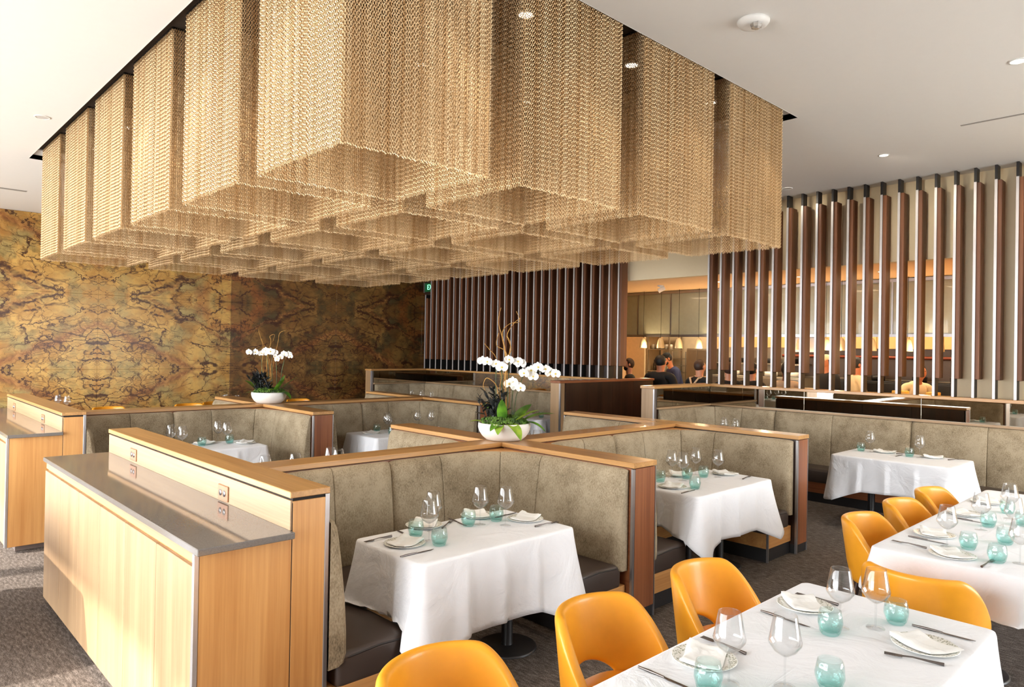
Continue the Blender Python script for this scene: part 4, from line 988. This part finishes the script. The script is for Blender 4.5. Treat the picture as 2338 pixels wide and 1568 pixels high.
# ---------------------------------------------------------------- open kitchen
SS = plain('kitchen_steel', S(170, 160, 144), .3, .85); BROWNT = plain('brown_tile', S(112, 92, 76), .5); GLASSP = plain('frosted_glass', S(158, 162, 144), .25, coat=.3)
hood = root('kitchen_hood', (12.0, 5.9, 2.2), 'grey glass paneled hood hanging over the kitchen pass', 'hood')
MB().box(12.01, 12.7, 2.5, 9.55, 2.23, 3.10).build('hood_core', plain('hood_core', S(150, 148, 132), .6), hood)
ys = [2.5, 3.35, 4.2, 5.05, 5.9, 6.75, 7.6, 8.45, 9.0, 9.55]
ys = [2.5+.05, 3.9, 5.25, 6.6, 8.0, 8.8, 9.5]
for a, b in zip(ys, ys[1:]):
    g = MB()
    nn = int((b-a)/.09)
    g.box(11.985, 12.008, a+.012, b-.012, 2.24, 3.06, .002).build('glass_panel', GLASSP, hood)
    MB().box(11.975, 12.012, b-.012, b+.012, 2.22, 3.10).build('hood_mullion', STEEL, hood)
MB().box(11.97, 12.012, 2.5, 9.55, 3.06, 3.11).build('top_rail', STEEL, hood); MB().box(11.97, 12.012, 2.5, 9.55, 2.195, 2.24).build('bottom_rail', STEEL, hood)
ct = root('kitchen_pass', (11.6, 5.9, 0), 'lit stone pass counter of the open kitchen, behind the standing staff', 'counter')
MB().box(11.35, 12.3, 2.55, 9.0, 0, 1.18).build('front', BROWNT, ct); MB().box(11.28, 12.35, 2.5, 9.05, 1.18, 1.235, .004).build('counter_top', plain('pass_stone', S(236, 206, 150), .3), ct)
PROTO = None
SHADE = plain('cream_shade', S(222, 206, 168), .4)
for i, y in enumerate((8.55, 8.13, 7.71, 7.27, 6.72, 6.22, 5.74, 5.3, 4.87, 4.62, 4.15, 3.63, 3.2)):
    lb = 'cream bell pendant lamp over the kitchen pass, %s' % ('first from the passage end' if i == 0 else '%s from the passage end' % ('second third fourth fifth sixth seventh eighth ninth tenth eleventh twelfth thirteenth'.split()[i-1]))
    if PROTO is None:
        PROTO = root('pendant_lamp', (12.0-.16, y, 1.97), lb, 'pendant lamp', 'bell lamps over the kitchen pass')
        MB().lathe([(.074, 0), (.073, .03), (.066, .10), (.05, .165), (.028, .20), (.012, .205), (.008, .20), (.046, .16), (.062, .10), (.070, .03), (.071, 0)], 24).build('shade', SHADE, PROTO, org=(0, 0, 0))
        MB().lathe([(.03, .03), (.035, .05), (.02, .09), (0, .10)], 14).build('bulb', emis('warm_bulb', S(255, 206, 130), 3), PROTO, org=(0, 0, 0))
        MB().tube([(0, 0, .2), (0, 0, 1.15)], .004, 6).build('cord', BLACKM, PROTO, org=(0, 0, 0))
    else:
        o = copy_tree(PROTO); o.location = (11.84, y, 1.97); o['label'] = lb
for i in range(5): lamp('pass_light', (11.75, 3.4+1.25*i, 1.93), 13, (1, .70, .40))
for i in range(4): lamp('kitchen_light', (13.4, 3.3+1.7*i, 3.05), 26, (1, .8, .55), 'AREA', sz=(.6, 1.2), rot=(0, 0, 0))
for i in range(4): lamp('kitchen_light', (10.75, 3.2+1.6*i, 3.05), 8, (1, .7, .42), 'AREA', sz=(.3, .5), rot=(0, 0, 0))
for i, y in enumerate((3.7, 4.9, 6.3)):
    o = downlight('kitchen_downlight', 10.9, y, 3.12, 'small kitchen downlight in the amber ceiling, %s beyond the slats' % ordn(i), 'kitchen ceiling downlights', .045)
# back bar: steel cupboards, shelves, bottles
def unit(name, x0, x1, y0, y1, z0, z1, mat, label, cat, doors=0, handle=True, group=None):
    r = root(name, ((x0+x1)/2, (y0+y1)/2, z0), label, cat, group)
    MB().box(x0+.02, x1, y0, y1, z0, z1, .005).build('carcass', mat, r)
    for k in range(doors):
        a = y0+(y1-y0)*k/doors; b = y0+(y1-y0)*(k+1)/doors
        d_ = MB().box(x0, x0+.02, a+.006, b-.006, z0+.03, z1-.03, .003).build('door', mat, r)
        if handle: MB().tube([(x0-.02, b-.05, z0+(z1-z0)*.35), (x0-.02, b-.05, z0+(z1-z0)*.65)], .008, 6).build('handle', STEEL, d_)
    return r
unit('steel_refrigerator', 13.75, 14.4, 8.22, 8.75, 0, 1.98, SS, 'tall steel refrigerator behind the bearded chef', 'refrigerator', 2)
unit('oven', 13.8, 14.38, 3.0, 5.6, 0, 1.42, BLACKM, 'black oven bank below the copper rail', 'oven', 3)
unit('prep_cabinet', 13.8, 14.4, 6.15, 8.15, 0, 1.42, SS, 'steel prep cabinet beside the refrigerator', 'cabinet', 4)
r = root('wall_cabinet', (14.2, 4.6, 2.05), 'amber lit wall cabinet row high on the kitchen wall', 'cabinet')
for k in range(10): MB().box(13.95, 14.4, 2.6+.55*k+.004, 3.15+.55*k-.004, 2.02, 2.4, .003).build('door', plain('amber_panel', S(206, 166, 108), .5), r)
r = root('copper_rail', (13.9, 4.6, 1.85), 'dark copper pipe rail along the kitchen wall', 'rail')
MB().tube([(13.93, 2.5, 1.86), (13.93, 6.6, 1.86)], .03, 10).build('pipe', plain('copper', S(120, 58, 36), .35, .6), r)
for y in (2.7, 4.0, 5.3, 6.5): MB().box(13.9, 14.397, y-.015, y+.015, 1.85, 1.88).build('bracket', BLACKM, r)
r = root('backsplash', (14.42, 4.6, 1.5), 'brown stone backsplash under the copper rail', 'panel')
for k in range(7): MB().box(14.40, 14.438, 2.5+.6*k+.003, 3.1+.6*k-.003, 1.45, 2.02, .002).build('stone_panel', BROWNT, r)
sh = root('storage_shelf', (14.0, 9.5, 0), 'open steel shelf of jugs and bottles at the kitchen end wall', 'shelf')
for z in (.5, 1.0, 1.45, 1.95, 2.3): MB().box(13.75, 14.3, 9.2, 9.84, z-.02, z, .002).build('shelf_board', SS, sh)
for x in (13.77, 14.28):
    for y in (9.22, 9.82): MB().box(x-.015, x+.015, y-.015, y+.015, 0, 2.4).build('post', SS, sh)
JUG = MB().lathe([(0, 0), (.05, 0), (.055, .01), (.055, .15), (.03, .22), (.018, .25), (.02, .27), (0, .272)], 16).build('jug', plain('white_jug', S(244, 236, 220), .4)); tag(JUG, 'x', 'jug')
BOT = MB().lathe([(0, 0), (.035, 0), (.037, .01), (.037, .14), (.014, .2), (.014, .25), (0, .252)], 12).build('bottle', plain('dark_bottle', S(60, 44, 30), .15)); tag(BOT, 'x', 'bottle')
TIN = MB().lathe([(0, 0), (.05, 0), (.05, .11), (.045, .115), (0, .116)], 14).build('tin', plain('pale_tin', S(214, 200, 178), .35, .3)); tag(TIN, 'x', 'container')
for i, y in enumerate((9.58, 9.45, 9.32)): place(JUG, USED, (13.92, y, 1.4515), 0, 'white plastic jug on the kitchen shelf, %s of three' % ordn(i), 'white jugs on the kitchen shelf')
for i in range(2): place(BOT, USED, (13.88+.09*(i % 2), 9.695+.03*i, 1.4515), 0, 'dark bottle on the kitchen shelf, %s from the white jugs' % ordn(i), 'dark bottles on the kitchen shelf')
for i in range(5): place(TIN, USED, (13.92, 9.28+.12*i, 1.9515), 0, 'pale tin on the top kitchen shelf, %s from the refrigerator' % ordn(i), 'tins on the top kitchen shelf')
sp = root('ceiling_spotlight', (10.9, 7.5, 3.12), 'small white swivel spotlight on the amber kitchen ceiling', 'spotlight')
MB().lathe([(.06, 0), (.06, -.02), (.02, -.03), (.015, -.06)], 16, (10.9, 7.5, 3.12)).build('mount', WHITEG, sp)
MB().tube([(10.87, 7.53, 3.02), (10.95, 7.45, 3.07)], [.045, .035], 14).build('lamp_head', WHITEG, sp)
# things on the pass
rk = root('wire_rack', (14.1, 8.97, 0), 'steel wire rack between the refrigerator and the jug shelf', 'rack')
for z in (.9, 1.2, 1.42, 1.58, 1.74):
    for q in range(6): MB().tube([(13.8+.1*q, 8.8, z), (13.8+.1*q, 9.15, z)], .006, 5).build('wire', SS, rk)
for x in (13.8, 14.35):
    for y in (8.8, 9.15): MB().tube([(x, y, 0), (x, y, 1.9)], .012, 6).build('post', SS, rk)
PLT = MB().lathe([(0, 0), (.10, 0), (.13, .012), (.13, .10), (.10, .102), (0, .102)], 20).build('plate_stack', plain('kitchen_china', S(232, 226, 214), .3)); tag(PLT, 'x', 'plates')
for i, (x, y, z) in enumerate(((13.95, 6.4, 1.421), (13.95, 6.85, 1.421), (13.95, 7.25, 1.421), (13.95, 7.7, 1.421), (11.55, 6.0, 1.236), (11.6, 5.05, 1.236))): place(PLT, USED, (x, y, z), 0, 'stack of white kitchen plates, %s from the copper rail' % ordn(i), 'white plate stacks in the kitchen')
up = root('wall_shelf', (14.2, 7.2, 1.66), 'steel wall shelf above the prep cabinet', 'shelf')
MB().box(13.95, 14.44, 6.2, 8.15, 1.66, 1.69, .003).build('shelf_board', SS, up)
for y in (6.3, 7.2, 8.05): MB().box(14.1, 14.44, y-.015, y+.015, 1.58, 1.66).build('bracket', SS, up)
PAN = MB().lathe([(0, 0), (.11, 0), (.12, .10), (.115, .10), (.105, .008), (0, .008)], 20).build('pan', plain('dark_pan', S(40, 36, 34), .4, .5)); tag(PAN, 'x', 'pan')
for i, y in enumerate((6.5, 6.95, 7.5, 7.9)): place(PAN, USED, (14.15, y, 1.691), 0, 'dark pan on the steel wall shelf, %s from the copper rail' % ordn(i), 'pans on the wall shelf')
for i, y in enumerate((3.5, 4.1, 4.8, 5.3)): place(PAN, USED, (14.05, y, 1.421), 0, 'dark pan on the black oven bank, %s from the beige wall' % ordn(i), 'pans on the oven bank')
BOX = plain('butter_box', S(244, 200, 96), .6)
for i, (y, h, w) in enumerate(((4.62, .07, .12), (4.20, .07, .18), (3.62, .14, .09), (3.18, .14, .07))):
    o = MB().box(11.42, 11.62, y-w, y+w, 1.236, 1.236+h, .006).build('food_box', BOX, None, (11.52, y, 1.236)); tag(o, 'yellow lit food box on the pass, %s from the middle slats' % ordn(i), 'box', 'yellow boxes on the pass')
CARD = plain('docket', S(230, 230, 232), .8)
for i, (y, z) in enumerate(((5.42, 2.055), (5.2, 2.055))):
    o = MB().box(12.0, 12.004, y-.08, y+.08, z-.12, z+.14).build('order_docket', CARD, None, (12.0, y, z+.14)); tag(o, 'white order docket clipped under the kitchen hood, %s' % ('nearer the passage' if i == 0 else 'beside the first'), 'paper')
# ---------------------------------------------------------------- people
SKIN = [plain('skin_'+k, c, .5) for k, c in (('fair', S(214, 150, 116)), ('tan', S(188, 118, 82)), ('deep', S(128, 76, 52)))]
HAIRM = [plain('hair_'+k, c, .6) for k, c in (('black', S(22, 17, 15)), ('brown', S(62, 38, 24)))]
CLOTH = {'black': BLACKF, 'navy': plain('navy_cloth', S(34, 44, 84), .8), 'cream': plain('cream_cloth', S(226, 206, 166), .8), 'beige': plain('beige_apron', S(206, 176, 142), .85)}
def skin_obj(name, pts, edges, mat, parent, rootv=0, lev=2):
    me = D.meshes.new(name); me.from_pydata([p[:3] for p in pts], edges, []); o = D.objects.new(name, me); COL.objects.link(o); o.parent = parent
    m = o.modifiers.new('skin', 'SKIN'); m.use_smooth_shade = True
    for i, p in enumerate(pts):
        sv = me.skin_vertices[0].data[i]; sv.radius = (p[3], p[4] if len(p) > 4 else p[3]); sv.use_root = i == rootv
    s_ = o.modifiers.new('sub', 'SUBSURF'); s_.levels = 1; s_.render_levels = lev; me.materials.append(mat); return o
def ell(name, mat, parent, c, r, rot=None, n=14, cut=None, mb=None):
    rows = []
    for i in range(n+1):
        th = pi*i/n
        rows.append([(r[0]*sin(th)*cos(2*pi*k/20), r[1]*sin(th)*sin(2*pi*k/20), r[2]*cos(th)) for k in range(20)])
    if cut: rows = [[(x, y, z) if cut(x, y, z) else (x*.8, y*.8, z*.8) for x, y, z in row] for row in rows]
    m = MB().grid(rows, True, cu=True); o = m.build(name, mat, parent, org=(0, 0, 0)); o.location = c
    if rot: o.rotation_euler = rot
    return o
def person(loc, rz, label, skin, hair, top, apron=None, cap=None, head=(0, 0), beard=False, arms='down', lean=0.0, h=1.78, tail=False, wide=1.0):
    """standing figure facing local -Y"""
    r = root('person', loc, label, 'person', ); r.rotation_euler = (0, 0, rz); k = h/1.78; r.scale = (wide, 1, 1)
    L = lambda y, z: (y-lean*max(0, z-.95)*1.2, z)
    hy, hz = L(0, 1.62)
    def v(x, y, z, a, b=None): yy, zz = L(y, z); return (x*k, yy*k, zz*k, a*k, (b or a)*k)
    hands = {'down': ((.25, -.02, 1.14), (.25, -.06, .90)), 'front': ((.25, .0, 1.14), (.13, -.28, 1.12)), 'work': ((.26, -.10, 1.16), (.12, -.36, 1.20))}[arms]
    pts = [v(0, 0, .95, .12, .09), v(0, 0, 1.12, .10, .07), v(0, .01, 1.30, .11, .075), v(0, .01, 1.40, .075, .05), v(0, -.002, 1.49, .05), v(0, -.015, 1.57, .068, .075), v(0, -.02, 1.66, .073, .088), v(0, -.01, 1.73, .058, .07)]
    ed = [(i, i+1) for i in range(7)]
    for s_ in (-1, 1):
        b = len(pts); pts += [v(s_*.17, .01, 1.385, .042), v(s_*hands[0][0], hands[0][1], hands[0][2], .04), v(s_*hands[1][0], hands[1][1], hands[1][2], .032), v(s_*(hands[1][0]-.01), hands[1][1]-.09, hands[1][2]-.01, .036, .02)]
        ed += [(3, b), (b, b+1), (b+1, b+2), (b+2, b+3)]
        b = len(pts); pts += [v(s_*.09, 0, .88, .085), v(s_*.10, -.01, .50, .058), v(s_*.10, .02, .09, .04), v(s_*.10, -.13, .035, .036, .03)]
        ed += [(0, b), (b, b+1), (b+1, b+2), (b+2, b+3)]
    skin_obj('body', pts, ed, SKIN[skin], r)
    sp = [v(0, 0, .90, .165, .125), v(0, 0, 1.12, .155, .115), v(0, .01, 1.30, .185, .13), v(0, .012, 1.425, .135, .09), v(0, .005, 1.485, .068, .066)]
    se = [(0, 1), (1, 2), (2, 3), (3, 4)]
    for s_ in (-1, 1):
        b = len(sp); sp += [v(s_*.19, .01, 1.41, .07), v(s_*hands[0][0], hands[0][1], hands[0][2], .054), v(s_*(hands[0][0]*.35+hands[1][0]*.65), hands[0][1]*.35+hands[1][1]*.65, hands[0][2]*.35+hands[1][2]*.65, .042)]; se += [(3, b), (b, b+1), (b+1, b+2)]
    skin_obj('shirt', sp, se, CLOTH[top], r)
    tp = [v(0, 0, .93, .16, .12)]; te = []
    for s_ in (-1, 1): b = len(tp); tp += [v(s_*.09, 0, .86, .10), v(s_*.10, -.01, .5, .075), v(s_*.10, .02, .12, .06)]; te += [(0, b), (b, b+1), (b+1, b+2)]
    skin_obj('trousers', tp, te, BLACKF, r)
    for s_ in (-1, 1): MB().rbox(s_*.10-.045, s_*.10+.045, -.20, .06, 0, .085, .03).build('shoe', BLACKM, r, org=(0, 0, 0))
    hc = Vector(v(0, -.015, 1.655, 1)[:3])
    Mh = Matrix.Rotation(head[0], 3, 'Z') @ Matrix.Rotation(head[1], 3, 'X')
    at_ = lambda x, y, z: tuple(hc+Mh @ Vector((x*k, y*k, z*k))); rot = Mh.to_euler()
    # face, ears, hair turn with the head
    ell('face', SKIN[skin], r, at_(0, -.022, -.008), (.072*k, .080*k, .105*k), rot)
    ell('nose', SKIN[skin], r, at_(0, -.105, -.012), (.013*k, .02*k, .022*k), rot, 8)
    for s_ in (-1, 1):
        ell('ear', SKIN[skin], r, at_(s_*.076, .005, -.005), (.012*k, .02*k, .032*k), rot, 8)
        ell('eye', HAIRM[0], r, at_(s_*.029, -.089, .02), (.012*k, .008*k, .006*k), rot, 6)
    ell('mouth', plain('lip', S(150, 76, 64), .5), r, at_(0, -.094, -.054), (.022*k, .008*k, .006*k), rot, 6)
    if hair is not None:
        ell('hair', HAIRM[hair], r, at_(0, .012, .018), (.083*k, .098*k, .108*k), rot, cut=lambda x, y, z: y > -.045*k or z > .055*k)
        if tail: skin_obj('ponytail', [(*at_(0, .095, .04), .03), (*at_(0, .135, -.04), .035), (*at_(0, .12, -.16), .022), (*at_(0, .11, -.24), .008)], [(0, 1), (1, 2), (2, 3)], HAIRM[hair], r)
    if beard: ell('beard', HAIRM[0], r, at_(0, -.045, -.062), (.062*k, .058*k, .055*k), rot)
    if cap:
        c_ = ell('cap', CLOTH[cap], r, at_(0, .0, .055), (.088*k, .104*k, .072*k), rot, cut=lambda x, y, z: z > -.03*k)
        b_ = MB().prism([(.07*cos(t)*k, (-.07-.10*sin(t))*k) for t in [pi*j/10 for j in range(11)]], .025*k, .034*k).build('cap_brim', CLOTH[cap], r, org=(0, 0, 0)); b_.location = at_(0, 0, 0); b_.rotation_euler = rot
    if apron:
        q = []
        for s_ in (-1, 1):
            pl = [v(s_*.10, -.115, 1.36, 1)[:3], v(s_*.10, -.03, 1.475, 1)[:3], v(s_*.085, .115, 1.455, 1)[:3], v(0, .165, 1.31, 1)[:3], v(-s_*.10, .155, 1.15, 1)[:3], v(-s_*.15, .10, 1.02, 1)[:3]]
            MB().tube(pl, .017, 6).build('apron_strap', CLOTH[apron], r, org=(0, 0, 0))
        rows = [[(x*k, (-.145-lean*max(0, z-.95)*1.2+abs(x)*.25)*k, z*k) for x in (-.15, -.08, 0, .08, .15)] for z in (.62, .95, 1.15, 1.36)]
        o = MB().grid(rows).build('apron', CLOTH[apron], r, org=(0, 0, 0)); m = o.modifiers.new('t', 'SOLIDIFY'); m.thickness = .008
    return r
person((10.75, 8.07, 0), pi/2+2.3, 'bearded man in black in profile, standing just past the dark slats', 0, 1, 'black', head=(0, .1), beard=True, h=1.77, wide=1.1)
person((10.95, 7.52, 0), pi/2, 'broad man in a black jacket seen from behind, dark cropped hair', 1, 0, 'black', h=1.84, wide=1.3)
person((13.05, 8.42, 0), -pi/2-.6, 'bearded chef in dark cap and blue shirt bending over the pass', 1, 0, 'navy', cap='black', beard=True, head=(0, .55), arms='work', lean=.35, h=1.88)
person((10.75, 6.58, 0), pi/2-.25, 'brown haired man in black with crossed pale apron straps', 0, 1, 'black', apron='beige', h=1.78, wide=1.2)
person((10.45, 5.85, 0), pi/2+.7, 'dark haired woman in black seen between the kitchen slats, beside crossed straps', 0, 1, 'black', h=1.75)
person((10.95, 5.72, 0), pi/2, 'person in black shirt and black cap seen from behind, mid kitchen slats', 0, 0, 'black', cap='black', h=1.74, wide=1.1)
person((10.75, 5.03, 0), pi/2+.3, 'person with dark ponytail and beige apron behind the slats', 2, 0, 'beige', tail=True, h=1.78)
person((12.95, 5.3, 0), -pi/2-.4, 'smiling chef in black with a pale cap facing us across the pass', 1, 0, 'black', cap='cream', arms='front', h=1.90)
person((12.95, 4.78, 0), pi/2-.8, 'person in cream shirt and dark hair turned toward the ovens', 1, 0, 'cream', h=1.86)
person((13.05, 3.94, 0), -pi/2+.7, 'dark haired cook bending low over the yellow food boxes', 1, 0, 'cream', lean=.4, arms='work', h=1.76)
